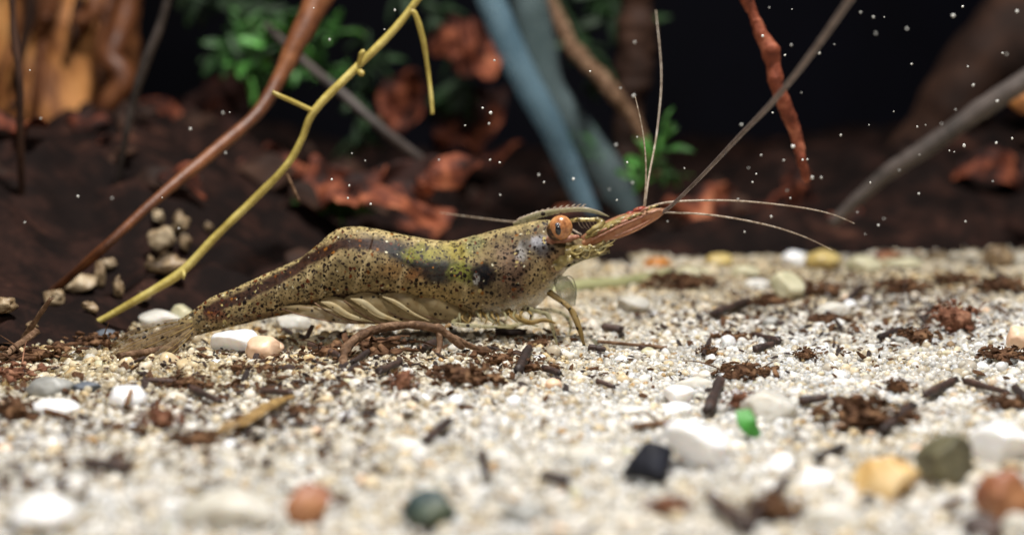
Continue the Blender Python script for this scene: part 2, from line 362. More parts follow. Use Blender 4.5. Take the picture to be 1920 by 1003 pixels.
# ------------------------------------------------------------------ the shrimp
def shell_material():
    nt = NT('shrimp_shell'); tc = nt.n('ShaderNodeTexCoord')
    col = nt.n('ShaderNodeAttribute', attribute_name='paint'); sp = nt.n('ShaderNodeAttribute', attribute_name='spots')
    def spots(scale, thr, dens, seedoff):
        mp = nt.n('ShaderNodeMapping'); mp.inputs['Location'].default_value = (seedoff,) * 3; nt.l(tc.outputs['Object'], mp.inputs[0])
        nz = nt.n('ShaderNodeTexNoise'); nz.inputs['Scale'].default_value = scale * 1.3; nt.l(mp.outputs[0], nz.inputs['Vector'])
        mxv = nt.n('ShaderNodeMix', data_type='RGBA', blend_type='LINEAR_LIGHT'); mxv.inputs[0].default_value = 0.012
        nt.l(mp.outputs[0], mxv.inputs[6]); nt.l(nz.outputs['Color'], mxv.inputs[7])
        vo = nt.n('ShaderNodeTexVoronoi', feature='F1'); vo.inputs['Scale'].default_value = scale; nt.l(mxv.outputs[2], vo.inputs['Vector'])
        sx = nt.n('ShaderNodeSeparateColor'); nt.l(vo.outputs['Color'], sx.inputs[0])
        rad = nt.n('ShaderNodeMath', operation='MULTIPLY'); nt.l(sx.outputs[0], rad.inputs[0]); rad.inputs[1].default_value = thr
        lt = nt.n('ShaderNodeMath', operation='SUBTRACT'); nt.l(rad.outputs[0], lt.inputs[0]); nt.l(vo.outputs['Distance'], lt.inputs[1])
        st = nt.n('ShaderNodeMapRange'); st.inputs['From Min'].default_value = -0.03; st.inputs['From Max'].default_value = 0.05; nt.l(lt.outputs[0], st.inputs['Value'])
        dn = nt.n('ShaderNodeMath', operation='LESS_THAN'); nt.l(sx.outputs[1], dn.inputs[0]); 
        dm = nt.n('ShaderNodeMath', operation='MULTIPLY'); nt.l(sp.outputs['Fac'], dm.inputs[0]); dm.inputs[1].default_value = dens; nt.l(dm.outputs[0], dn.inputs[1])
        m = nt.n('ShaderNodeMath', operation='MULTIPLY'); nt.l(st.outputs[0], m.inputs[0]); nt.l(dn.outputs[0], m.inputs[1]); return m.outputs[0], sx.outputs[2]
    def over(base, fac, color):
        mx = nt.n('ShaderNodeMix', data_type='RGBA'); nt.l(fac, mx.inputs[0]); nt.l(base, mx.inputs[6])
        if isinstance(color, tuple): mx.inputs[7].default_value = (*color, 1)
        else: nt.l(color, mx.inputs[7])
        return mx.outputs[2]
    n1 = nt.n('ShaderNodeTexNoise'); n1.inputs['Scale'].default_value = 20; n1.inputs['Roughness'].default_value = 0.7; n1.inputs['Detail'].default_value = 6; nt.l(tc.outputs['Object'], n1.inputs['Vector'])
    mr = nt.n('ShaderNodeMapRange'); mr.inputs['From Min'].default_value = 0.3; mr.inputs['From Max'].default_value = 0.7; mr.inputs['To Min'].default_value = 0.35; mr.inputs['To Max'].default_value = 1.6; nt.l(n1.outputs['Fac'], mr.inputs['Value'])
    ml = nt.n('ShaderNodeMix', data_type='RGBA', blend_type='MULTIPLY'); ml.inputs[0].default_value = 1; nt.l(col.outputs['Color'], ml.inputs[6]); nt.l(mr.outputs[0], ml.inputs[7]); c = ml.outputs[2]
    f, r = spots(30, 0.40, 0.28, 3.0); c = over(c, f, (0.40, 0.32, 0.13))          # pale gold flecks
    f, r = spots(37, 0.56, 0.95, 0.0); cc = ramp(nt, [(0, (0.004, 0.003, 0.003)), (0.6, (0.02, 0.012, 0.01)), (0.85, (0.10, 0.022, 0.008)), (1, (0.22, 0.09, 0.015))], r); c = over(c, f, cc)
    f, r = spots(66, 0.60, 0.95, 5.0); c = over(c, f, (0.018, 0.010, 0.008))
    f, r = spots(40, 0.36, 0.10, 9.0); c = over(c, f, (0.62, 0.58, 0.42))          # bright iridescent specks
    b = nt.n('ShaderNodeBsdfPrincipled'); nt.l(c, b.inputs['Base Color']); b.inputs['Roughness'].default_value = 0.42; b.inputs['Specular IOR Level'].default_value = 0.06
    b.inputs['Subsurface Weight'].default_value = 0.2; b.inputs['Subsurface Scale'].default_value = 0.006; b.inputs['Subsurface Radius'].default_value = (1, 0.7, 0.4)
    n2 = nt.n('ShaderNodeTexNoise'); n2.inputs['Scale'].default_value = 35; n2.inputs['Detail'].default_value = 4; nt.l(tc.outputs['Object'], n2.inputs['Vector'])
    bp = nt.n('ShaderNodeBump'); bp.inputs['Strength'].default_value = 0.35; bp.inputs['Distance'].default_value = 0.01; nt.l(n2.outputs['Fac'], bp.inputs['Height']); nt.l(bp.outputs[0], b.inputs['Normal'])
    tr = nt.n('ShaderNodeBsdfTransparent'); al = nt.n('ShaderNodeAttribute', attribute_name='opacity'); mx = nt.n('ShaderNodeMixShader')
    nt.l(al.outputs['Fac'], mx.inputs[0]); nt.l(tr.outputs[0], mx.inputs[1]); nt.l(b.outputs[0], mx.inputs[2])
    o = nt.n('ShaderNodeOutputMaterial'); nt.l(mx.outputs[0], o.inputs[0]); return nt.m
M['shell'] = shell_material()
def fin_material(name, c0, c1, alpha, rib=18, dots=0.36):
    """thin clear fin: pigment streaks, partly see-through"""
    nt = NT(name); tc = nt.n('ShaderNodeTexCoord')
    no = nt.n('ShaderNodeTexNoise'); no.inputs['Scale'].default_value = rib; no.inputs['Detail'].default_value = 5; nt.l(tc.outputs['Object'], no.inputs['Vector'])
    vo = nt.n('ShaderNodeTexVoronoi'); vo.inputs['Scale'].default_value = 24; nt.l(tc.outputs['Object'], vo.inputs['Vector'])
    sx = nt.n('ShaderNodeSeparateColor'); nt.l(vo.outputs['Color'], sx.inputs[0])
    rd = nt.n('ShaderNodeMath', operation='MULTIPLY'); nt.l(sx.outputs[0], rd.inputs[0]); rd.inputs[1].default_value = dots
    lt = nt.n('ShaderNodeMath', operation='LESS_THAN'); nt.l(vo.outputs['Distance'], lt.inputs[0]); nt.l(rd.outputs[0], lt.inputs[1])
    c = ramp(nt, [(0.3, c0), (0.7, c1)], no.outputs['Fac'])
    mc = nt.n('ShaderNodeMix', data_type='RGBA'); nt.l(lt.outputs[0], mc.inputs[0]); nt.l(c, mc.inputs[6]); mc.inputs[7].default_value = (0.02, 0.012, 0.008, 1)
    b = nt.n('ShaderNodeBsdfPrincipled'); nt.l(mc.outputs[2], b.inputs['Base Color']); b.inputs['Roughness'].default_value = 0.4; b.inputs['Specular IOR Level'].default_value = 0.2
    tl = nt.n('ShaderNodeBsdfTranslucent'); nt.l(mc.outputs[2], tl.inputs[0]); m0 = nt.n('ShaderNodeMixShader'); m0.inputs[0].default_value = 0.35; nt.l(b.outputs[0], m0.inputs[1]); nt.l(tl.outputs[0], m0.inputs[2])
    tr = nt.n('ShaderNodeBsdfTransparent'); mx = nt.n('ShaderNodeMixShader')
    al = nt.n('ShaderNodeMapRange'); al.inputs['From Min'].default_value = 0.3; al.inputs['From Max'].default_value = 0.7; al.inputs['To Min'].default_value = min(1, alpha + 0.25); al.inputs['To Max'].default_value = alpha - 0.15
    nt.l(no.outputs['Fac'], al.inputs['Value']); ad = nt.n('ShaderNodeMath', operation='MAXIMUM'); nt.l(al.outputs[0], ad.inputs[0]); nt.l(lt.outputs[0], ad.inputs[1])
    nt.l(ad.outputs[0], mx.inputs[0]); nt.l(tr.outputs[0], mx.inputs[1]); nt.l(m0.outputs[0], mx.inputs[2])
    o = nt.n('ShaderNodeOutputMaterial'); nt.l(mx.outputs[0], o.inputs[0]); return nt.m
M['fin'] = fin_material('tail_fin', (0.16, 0.09, 0.04), (0.46, 0.35, 0.21), 0.32)
M['swim'] = fin_material('swimmeret', (0.20, 0.13, 0.055), (0.46, 0.36, 0.19), 0.62, 24, 0.30)
M['swimpale'] = fin_material('swimmeret_pale', (0.44, 0.33, 0.16), (0.74, 0.66, 0.44), 0.62, 18, 0.2)
M['scale'] = fin_material('antennal_scale', (0.34, 0.12, 0.055), (0.72, 0.42, 0.25), 0.66, 22, 0.0)
M['clear'] = fin_material('clear_limb', (0.30, 0.27, 0.13), (0.50, 0.47, 0.30), 0.5)
M['claw'] = fin_material('claw', (0.30, 0.29, 0.18), (0.52, 0.52, 0.38), 0.45, 18, 0.0)
M['leg'] = fin_material('walking_leg', (0.22, 0.14, 0.04), (0.42, 0.30, 0.12), 0.8)
M['mouth'] = mat('mouthpart', [(0, (0.05, 0.04, 0.015)), (0.5, (0.24, 0.18, 0.06)), (1, (0.50, 0.42, 0.19))], 16, 0.35)
M['redjoint'] = mat('red_joint', [(0, (0.06, 0.008, 0.006)), (0.5, (0.24, 0.045, 0.03)), (1, (0.55, 0.34, 0.18))], 26, 0.4, spec=0.2)
M['feeler'] = mat('feeler', [(0, (0.10, 0.06, 0.03)), (0.5, (0.34, 0.26, 0.19)), (1, (0.60, 0.54, 0.46))], 40, 0.45)
M['feelergrey'] = mat('feeler_grey', [(0, (0.10, 0.075, 0.065)), (1, (0.25, 0.20, 0.18))], 12, 0.5, alpha=0.8, spec=0.2)
M['speckled'] = mat('speckled_stalk', [(0, (0.02, 0.015, 0.01)), (0.45, (0.16, 0.12, 0.04)), (0.6, (0.46, 0.36, 0.12)), (1, (0.6, 0.55, 0.35))], 34, 0.35, detail=3)
M['eyeb'] = mat('eye', [(0, (0.05, 0.018, 0.008)), (0.3, (0.26, 0.10, 0.04)), (0.65, (0.50, 0.23, 0.09)), (1, (0.66, 0.40, 0.19))], 16, 0.25, sss=0.2, sssr=0.02, detail=8)
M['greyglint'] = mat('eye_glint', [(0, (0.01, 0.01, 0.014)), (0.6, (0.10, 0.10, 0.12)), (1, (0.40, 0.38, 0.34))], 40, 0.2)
M['eyerim'] = mat('eye_rim', [(0, (0.010, 0.006, 0.005)), (0.5, (0.06, 0.025, 0.012)), (1, (0.40, 0.22, 0.06))], 26, 0.3)
M['pupil'] = mat('pupil', [(0, (0.004, 0.004, 0.006)), (0.7, (0.015, 0.015, 0.02)), (1, (0.10, 0.10, 0.11))], 20, 0.15, coat=0.5)
M['pinkflesh'] = mat('pink_flesh', [(0, (0.10, 0.04, 0.025)), (0.5, (0.30, 0.13, 0.08)), (1, (0.52, 0.30, 0.22))], 30, 0.4)

def YS(u): return float(np.interp(u, [200, 350, 600, 900, 1250], [8.55, 8.75, 8.95, 9.0, 8.95]))
def Q(u, v, dy=0.0): 
    """point on the shrimp's own plane, dy towards (-) or away from (+) the viewer"""
    return P(u, v, YS(u) + dy)
base = ground(930, 668); base.y = 9.0; base.z = gz1(base.x, 9.0)
shrimp = empty('shrimp', base, 'speckled translucent brown shrimp standing on the sand, facing right', 'shrimp')
def attach(o, part=None):
    rebase(o.data, base); o.parent = part or shrimp; return o
prof = np.array([  # u, top, bottom, half width (photo pixels)
    (336, 600, 634, 10), (360, 583, 631, 15), (395, 558, 622, 21), (440, 540, 611, 27), (490, 517, 599, 33), (540, 495, 589, 38), (572, 478, 583, 42), (600, 455, 578, 46), (618, 439, 574, 49),
    (640, 428, 568, 52), (670, 425, 562, 54), (700, 429, 559, 55), (740, 437, 560, 57), (790, 447, 571, 58), (845, 452, 585, 60), (890, 442, 593, 62), (930, 431, 594, 62),
    (970, 422, 588, 58), (1000, 415, 578, 52), (1025, 412, 556, 44), (1045, 418, 528, 36), (1065, 432, 503, 28), (1085, 446, 492, 20), (1108, 455, 482, 9)], float)
NU, NTH = 520, 120
dense = catmull(prof, NU)
us, tp, bt, hw = dense.T
tmin = tp + 0
th = np.linspace(0, 2 * math.pi, NTH, endpoint=False)
cosT, sinT = np.cos(th), np.sin(th)
Uv = np.repeat(us[:, None], NTH, 1); vc = ((tp + bt) / 2)[:, None]; hh = ((bt - tp) / 2)[:, None]
Vv = vc - hh * np.sign(cosT)[None] * np.abs(cosT)[None]**0.92
frac = (Vv - tp[:, None]) / (bt - tp)[:, None]
wid = hw[:, None] * np.sign(sinT)[None] * np.abs(sinT)[None]**0.85 * (0.62 + 0.38 * smooth(0, 0.45, frac)) 
# overlapping segment plates: each rear edge stands a little proud of the next
bounds = [(452, 0.10), (515, 0.10), (571, 0.12), (628, -0.20), (703, -0.28), (772, -0.22), (862, 0.12)]
ridge = np.zeros_like(Uv); band = np.zeros_like(Uv)
for u0, k in bounds:
    d = Uv - (u0 + k * (Vv - tp[:, None]) + 4 * np.sin(frac * 6))
    ridge += np.where(d > 0, np.exp(-d / 16.0), 0) * smooth(-4.5, 4.5, d)
    band += np.exp(-((d - 3) / 5.0)**2)
ctr_off = 1 + 0.05 * ridge
n3 = np.stack([Uv / 22, Vv / 22, np.sign(sinT)[None] * 3 + 0 * Uv], -1)
ctr_off = ctr_off + 0.022 * fbm(n3, 3)
Vw = vc + (Vv - vc) * (1 + (ctr_off - 1) * 0.35); wid = wid * ctr_off
body = np.empty((NU, NTH, 3))
a_ = (Uv - 960) / F; b_ = (501.5 - Vw) / F
dyv = math.cos(PITCH) + b_ * math.sin(PITCH); dzv = -math.sin(PITCH) + b_ * math.cos(PITCH)
Yv = np.interp(Uv, [200, 350, 600, 900, 1250], [8.55, 8.75, 8.95, 9.0, 8.95]); tt = Yv / dyv
body[..., 0] = a_ * tt; body[..., 1] = Yv + wid * 9 / F; body[..., 2] = H + dzv * tt
V = body.reshape(-1, 3)
Fc = [(i * NTH + k, i * NTH + (k + 1) % NTH, (i + 1) * NTH + (k + 1) % NTH, (i + 1) * NTH + k) for i in range(NU - 1) for k in range(NTH)]
Fc += [tuple(range(NTH))[::-1], tuple((NU - 1) * NTH + k for k in range(NTH))]
# markings of the animal itself
uu, vv, ff = Uv.ravel(), Vv.ravel(), frac.ravel(); side = np.sign(np.repeat(sinT[None], NU, 0)).ravel()
wob = np.stack([uu / 24, vv / 24, side * 5], -1); du = 16 * fbm(wob, 5, 0.7); dv = 13 * fbm(wob + 40, 5, 0.7)
u_, v_ = uu + du, vv + dv
C = np.tile(np.array([0.255, 0.188, 0.092]), (len(uu), 1)); SP = np.full(len(uu), 1.0); OP = np.full(len(uu), 0.93)
def lay(mask, col, k=1.0):
    global C
    m = np.clip(mask * k, 0, 1)[:, None]; C = C * (1 - m) + np.array(col) * m
def ell(cx, cy, rx, ry, soft=0.5):
    d = np.sqrt(((u_ - cx) / rx)**2 + ((v_ - cy) / ry)**2); return 1 - smooth(1 - soft, 1 + soft, d)
def line(pl, wd, soft=0.6, raw=False):
    a, b2 = (uu, vv) if raw else (uu + du * 0.4, vv + dv * 0.4)
    best = np.full(len(uu), 1e9)
    for (x0, y0), (x1, y1) in zip(pl[:-1], pl[1:]):
        L2 = (x1 - x0)**2 + (y1 - y0)**2; t = np.clip(((a - x0) * (x1 - x0) + (b2 - y0) * (y1 - y0)) / L2, 0, 1)
        best = np.minimum(best, np.hypot(a - x0 - t * (x1 - x0), b2 - y0 - t * (y1 - y0)))
    return 1 - smooth(wd * (1 - soft), wd * (1 + soft), best)
lay(smooth(0.55, 0.95, ff), (0.30, 0.21, 0.095), 0.8)
lay(smooth(870, 960, uu), (0.20, 0.145, 0.085), 0.6)
lay(1 - smooth(0.03, 0.10, ff), (0.46, 0.36, 0.17), 0.8)
lay(ell(640, 520, 90, 40), (0.20, 0.155, 0.075), 0.6)
lay(ell(820, 545, 60, 22), (0.30, 0.21, 0.08), 0.7)
lay(ell(760, 500, 45, 22), (0.28, 0.15, 0.055), 0.6); lay(ell(790, 508, 24, 12), (0.26, 0.085, 0.03), 0.5)
lay(np.clip(band.ravel(), 0, 1) * smooth(0.0, 0.2, ff) * (1 - smooth(0.75, 0.95, ff)), (0.46, 0.36, 0.19), 0.7)
lay(line([(392, 580), (440, 560), (500, 533), (545, 510), (600, 474), (640, 455), (690, 452), (735, 462), (775, 482)], 10, 0.35), (0.035, 0.015, 0.011), 0.97)
lay(line([(745, 465), (790, 486), (850, 500), (905, 508)], 17), (0.010, 0.011, 0.009), 0.98)
lay(ell(790, 470, 34, 13), (0.17, 0.16, 0.02), 0.8); lay(ell(850, 470, 42, 14), (0.26, 0.22, 0.04), 0.75); lay(ell(868, 503, 26, 20), (0.17, 0.17, 0.03), 0.75)
lay(ell(818, 512, 22, 10), (0.012, 0.014, 0.018), 0.9); lay(ell(890, 455, 22, 14), (0.16, 0.17, 0.075), 0.7)
lay(ell(975, 518, 36, 34), (0.11, 0.062, 0.042), 0.85); lay(ell(955, 480, 26, 22), (0.19, 0.12, 0.085), 0.7)
lay(ell(912, 510, 19, 25, 0.35), (0.004, 0.004, 0.006), 1.0); lay(ell(899, 516, 5, 9, 0.3), (0.30, 0.29, 0.27), 0.9)
lay(ell(1002, 455, 30, 12), (0.09, 0.085, 0.085), 0.8); lay(ell(1015, 448, 16, 10), (0.42, 0.42, 0.46), 0.85); lay(ell(975, 468, 12, 14), (0.36, 0.35, 0.34), 0.8); lay(ell(1020, 468, 14, 12), (0.05, 0.048, 0.055), 0.85)
lay(ell(1010, 535, 26, 40), (0.42, 0.31, 0.15), 0.75); lay(ell(1050, 490, 26, 22), (0.42, 0.25, 0.13), 0.7); lay(ell(950, 572, 60, 14), (0.32, 0.24, 0.13), 0.8)
lay(line([(545, 572), (600, 562), (650, 549), (740, 545), (800, 560), (860, 578)], 6), (0.035, 0.018, 0.012), 0.9)
lay(line([(395, 575), (450, 596), (520, 585)], 5), (0.05, 0.02, 0.015), 0.6)
lay(ell(405, 590, 22, 12), (0.14, 0.04, 0.02), 0.7)
SP = 0.75 + 0.5 * (1 - smooth(380, 700, uu)) ; SP = SP * (1 - 0.75 * ell(1010, 540, 30, 45)) * (1 - 0.8 * smooth(1035, 1060, uu)) + 0.9 * ell(975, 515, 42, 38) + 0.3 * ell(660, 520, 90, 30)
OP = 0.95 - 0.5 * smooth(0.70, 0.95, ff) * smooth(860, 980, uu) - 0.25 * (1 - smooth(340, 420, uu))
C = C * (0.88 - 0.16 * smooth(850, 960, uu))[:, None]
me = mesh_from('body', V, Fc)
at = me.attributes.new('paint', 'FLOAT_COLOR', 'POINT'); at.data.foreach_set('color', np.column_stack([C, np.ones(len(C))]).astype(np.float32).ravel())
at = me.attributes.new('spots', 'FLOAT', 'POINT'); at.data.foreach_set('value', SP.astype(np.float32))
at = me.attributes.new('opacity', 'FLOAT', 'POINT'); at.data.foreach_set('value', OP.astype(np.float32))
attach(link('body', me, M['shell']))

def blade(name, pts, widths, thick, m, parent=None, dy=0.0, curl=0.0, n=36, sides=14):
    """flat leaf-like plate along photo-plane points (u, v); widths in pixels, faces the viewer"""
    d = catmull([(u, v, wv) for (u, v), wv in zip(pts, widths)], n)
    g = np.gradient(d[:, :2], axis=0); g /= np.linalg.norm(g, axis=1)[:, None]; nn = np.stack([-g[:, 1], g[:, 0]], 1)
    Vb = []
    for i in range(n):
        for k in range(sides):
            a = 2 * math.pi * k / sides; s_, c_ = math.sin(a), math.cos(a)
            q = d[i, :2] + nn[i] * c_ * max(d[i, 2], 0.3)
            tk = thick * (0.25 + 0.75 * math.sin(math.pi * (i + 0.5) / n))
            dyy = dy if np.isscalar(dy) else np.interp(i / (n - 1), np.linspace(0, 1, len(dy)), dy)
            Vb.append(Q(q[0], q[1], dyy + s_ * tk + curl * c_ * c_))
    Fb = [(i * sides + k, i * sides + (k + 1) % sides, (i + 1) * sides + (k + 1) % sides, (i + 1) * sides + k) for i in range(n - 1) for k in range(sides)]
    Fb += [tuple(range(sides))[::-1], tuple((n - 1) * sides + k for k in range(sides))]
    return attach(link(name, mesh_from(name, Vb, Fb), m))
def limb(name, pts, rad, m, n=40, sides=8, rough=0.0, flat=1.0, part=None):
    """pts (u, v, dy), radii in pixels"""
    o = tube(name, [Q(*p) for p in pts], [r * 9 / F for r in rad], m, n=n, sides=sides, rough=rough, freq=30, flat=flat); return attach(o, part)
# tail fan
FT = [('telson', [(360, 607), (300, 628), (245, 650), (208, 664)], [12, 11, 8, 2], [0.0, -0.05, -0.1]),
      ('uropod', [(362, 612), (310, 640), (255, 668), (204, 696)], [9, 17, 22, 10], [-0.06, -0.18, -0.28]),
      ('uropod', [(364, 618), (335, 646), (300, 672), (264, 698)], [8, 14, 15, 5], [-0.1, -0.2, -0.3]),
      ('uropod', [(355, 602), (300, 615), (250, 632), (210, 650)], [8, 13, 14, 5], [0.08, 0.16, 0.22]),
      ('uropod', [(360, 610), (305, 634), (250, 655), (192, 680)], [7, 13, 15, 6], [0.02, 0.0, -0.05])]
for nm, p, ww, dd in FT:
    o = blade(nm, p, ww, 0.012, M['fin'], dy=dd)
    for q in (-0.35, 0.4):
        limb('fin_ray', [(u, v + q * w_, d_ - 0.02) for (u, v), w_, d_ in zip(p, ww, np.interp(np.linspace(0, 1, 4), np.linspace(0, 1, 3), dd))], [1.3, 0.9, 0.7, 0.3], M['leg'], n=20, sides=6, part=o)
# swimmerets, folded forwards under the abdomen
for k, (p, ww) in enumerate([
    ([(528, 576), (575, 582), (640, 593), (725, 606)], [5, 11, 13, 2]),
    ([(590, 562), (622, 570), (665, 588), (735, 607)], [8, 17, 16, 2]),
    ([(645, 556), (680, 566), (722, 586), (790, 607)], [9, 23, 22, 3]),
    ([(705, 552), (740, 564), (785, 584), (840, 605)], [9, 27, 21, 3]),
    ([(760, 556), (795, 568), (835, 584), (884, 602)], [9, 22, 20, 4])]):
    sw = blade('swimmeret', p, ww, 0.03, M['swim'], dy=[-0.10, -0.135 - 0.006 * k, -0.13 - 0.008 * k], curl=0.015)
    limb('swimmeret_edge', [(p[0][0], p[0][1] + ww[0] - 2, -0.15), (p[1][0] - 6, p[1][1] + ww[1] * 0.88, -0.17), (p[2][0] - 6, p[2][1] + ww[2] * 0.86, -0.17), (p[3][0], p[3][1], -0.16)], [1.4, 1.3, 1.1, 0.5], M['root'], n=24, part=sw)
    if k in (1, 2, 3): limb('crescent_highlight', [(p[0][0] + 12, p[0][1] + 4, -0.165), (p[1][0] + 2, p[1][1] + 3, -0.18), (p[2][0] - 10, p[2][1] + 4, -0.185), (p[3][0] - 34, p[3][1] - 3, -0.18)], [1.0, (0, 6.0, 7.0, 4.0)[k], (0, 5.0, 5.5, 2.5)[k], 0.6], M['swimpale'], n=30, sides=12, part=sw)  # bright crescent highlight of the swimmeret, modelled as a pale strip
    if k: blade('swimmeret', [(u + 6, v - 2) for u, v in p], ww, 0.03, M['swim'], dy=[0.10, 0.13, 0.13])
# rostrum: a toothed blade running forward over the eye
rp = [(962, 421), (985, 412), (1015, 402), (1055, 395), (1090, 393), (1115, 397), (1142, 406)]
ro = blade('rostrum', rp, [3, 6, 6, 4.5, 4, 3.5, 0.8], 0.02, M['clear'], dy=0.0, n=50)
limb('rostrum_ridge', [(u, v - w_ + 0.5, 0) for (u, v), w_ in zip(rp, [3, 6, 6, 4.5, 4, 3.5, 0.8])], [1.4, 1.6, 1.6, 1.5, 1.4, 1.2, 0.6], M['feeler'], n=50, part=ro)
rc = catmull(rp, 60)
for k in range(13):
    u, v = rc[4 + k * 3]; wv = 4.6
    limb('rostrum_tooth', [(u - 2, v - wv + 1, 0), (u + 3, v - wv - 3.5, 0), (u + 7, v - wv - 5.5, 0)], [1.7, 1.1, 0.4], M['feeler'], n=8, sides=6, part=ro)
# eye
Ve, Fe = ico(4); er = 9 / F
ec = Q(1051, 427, -0.20)
eye = attach(link('eye', mesh_from('eye', Ve * np.array([22 * er, 18 * er, 23 * er]) @ np.array(Matrix.Rotation(R(-14), 3, 'Y')) + np.array(ec), Fe), M['eyeb']))
def eyepatch(name, du, dv, rx, rz, dep, m):
    o = attach(link(name, mesh_from(name, Ve * np.array([rx * er, 5 * er, rz * er]) + np.array(ec + Vector((du * er, -dep * er, -dv * er))), Fe), m), eye); return o
eyepatch('pupil', -4, 2, 6.5, 10.5, 14.0, M['pupil']); eyepatch('eye_highlight', -6, -6, 5, 5, 13.2, M['greyglint'])  # second patch: grey highlight on the pupil, put into the colour
attach(link('eye_rim', mesh_from('eye_rim', Ve * np.array([20 * er, 15 * er, 20 * er]) + np.array(ec + Vector((-6 * er, 1.5 * er, -5 * er))), Fe), M['eyerim']), eye)
limb('eye_stalk', [(1028, 452, -0.08), (1040, 446, -0.14), (1048, 438, -0.18)], [9, 10, 12], M['pinkflesh'], rough=0.15)
limb('cheek', [(1040, 452, -0.1), (1062, 448, -0.12), (1086, 444, -0.10)], [5, 8, 3], M['pinkflesh'], rough=0.3)
# antennules (stalks in front of the eye) and their whips
limb('antennule_stalk', [(1070, 414, -0.08), (1086, 412, -0.1), (1104, 412, -0.1), (1122, 412, -0.1)], [3.2, 4.2, 3.4, 4.6], M['speckled'], rough=0.25, sides=10)
limb('antennule_stalk', [(1118, 410, -0.1), (1128, 420, -0.12), (1114, 430, -0.13), (1100, 438, -0.12)], [5, 7, 5.5, 3], M['mouth'], rough=0.35, sides=10)
limb('antennule_stalk', [(1098, 446, -0.1), (1135, 428, -0.12), (1170, 412, -0.12), (1200, 400, -0.1)], [4, 8, 7, 6], M['mouth'], rough=0.35, sides=10)
limb('antennule_joint', [(1174, 404, -0.1), (1182, 402, -0.11), (1190, 400, -0.1)], [4, 6.5, 4], M['redjoint'], rough=0.2, sides=10)
limb('antennule_joint', [(1188, 396, -0.1), (1200, 394, -0.11), (1211, 391, -0.1)], [4, 6.5, 4], M['redjoint'], rough=0.2, sides=10)
limb('antennule_joint', [(1205, 402, -0.1), (1222, 397, -0.11), (1240, 392, -0.1)], [3, 4.5, 2.5], M['mouth'], rough=0.3, sides=10)
for k in range(7):
    limb('bristle', [(1084 + k * 7, 416, -0.1), (1088 + k * 7, 424, -0.1), (1094 + k * 7, 429 + (k % 3), -0.1)], [0.7, 0.6, 0.3], M['feeler'], n=8, sides=5)
# antennal scale: salmon blade reaching forward
blade('antennal_scale', [(1092, 458), (1130, 442), (1180, 420), (1225, 402), (1250, 393)], [7, 15, 18, 12, 3], 0.028, M['scale'], dy=[-0.10, -0.14, -0.12], n=44, curl=0.02)
blade('antennal_scale', [(1090, 450), (1130, 430), (1175, 412), (1215, 398)], [6, 11, 12, 4], 0.025, M['scale'], dy=[0.05, 0.08, 0.06])
limb('scale_spine', [(1110, 449, -0.16), (1160, 425, -0.175), (1205, 406, -0.165), (1240, 391, -0.14)], [1.6, 1.8, 1.6, 0.8], M['pinkflesh'], n=30)
limb('scale_rib', [(1150, 444, -0.165), (1190, 428, -0.17), (1228, 408, -0.155)], [1.3, 1.6, 0.6], M['pinkflesh'], n=24)
# feeding limbs below the head
limb('mouthpart', [(1062, 470, -0.1), (1085, 470, -0.12), (1108, 468, -0.12), (1128, 458, -0.12), (1132, 450, -0.12)], [10, 11, 7, 5.5, 3.5], M['mouth'], rough=0.5, sides=12, n=50)
limb('mouthpart', [(1064, 480, -0.08), (1095, 477, -0.1), (1125, 470, -0.11), (1143, 468, -0.1)], [8, 6, 6, 3.5], M['mouth'], rough=0.5, sides=12)
limb('mouthpart', [(1090, 482, 0.05), (1120, 475, 0.05), (1140, 464, 0.05)], [5, 5, 4], M['mouth'], rough=0.5)
limb('mouthpart', [(1060, 500, -0.1), (1090, 488, -0.1), (1120, 480, -0.1), (1144, 474, -0.1)], [4, 2.2, 1.6, 0.8], M['clear'])
limb('mouthpart', [(1040, 498, -0.12), (1058, 490, -0.13), (1072, 482, -0.12)], [11, 11, 6], M['mouth'], rough=0.5, sides=12)
for k in range(14):   # spiny tips and bristles of the feeding limbs
    u = 1072 + k * 5 + random.uniform(-3, 3); v = 478 - k * 1.0 + random.uniform(-8, 5)
    limb('mouth_bristle', [(u, v, -0.14), (u + random.uniform(6, 16), v + random.uniform(-8, 5), -0.17), (u + random.uniform(14, 28), v + random.uniform(-12, 5), -0.17)], [random.uniform(1.5, 3.2), random.uniform(1.2, 2.2), 0.5], M[('mouth', 'clear', 'speckled')[k % 3]], n=12, sides=7, rough=0.4)
for k in range(9):
    u = 1108 + k * 13; v = 447 - k * 6
    limb('head_spine', [(u, v - 4, -0.15), (u + 10, v - 10 + random.uniform(-3, 3), -0.17), (u + 22, v - 13 + random.uniform(-4, 3), -0.16)], [2.2, random.uniform(1.5, 2.8), 0.6], M[('mouth', 'pinkflesh', 'speckled')[k % 3]], n=12, sides=7, rough=0.4)
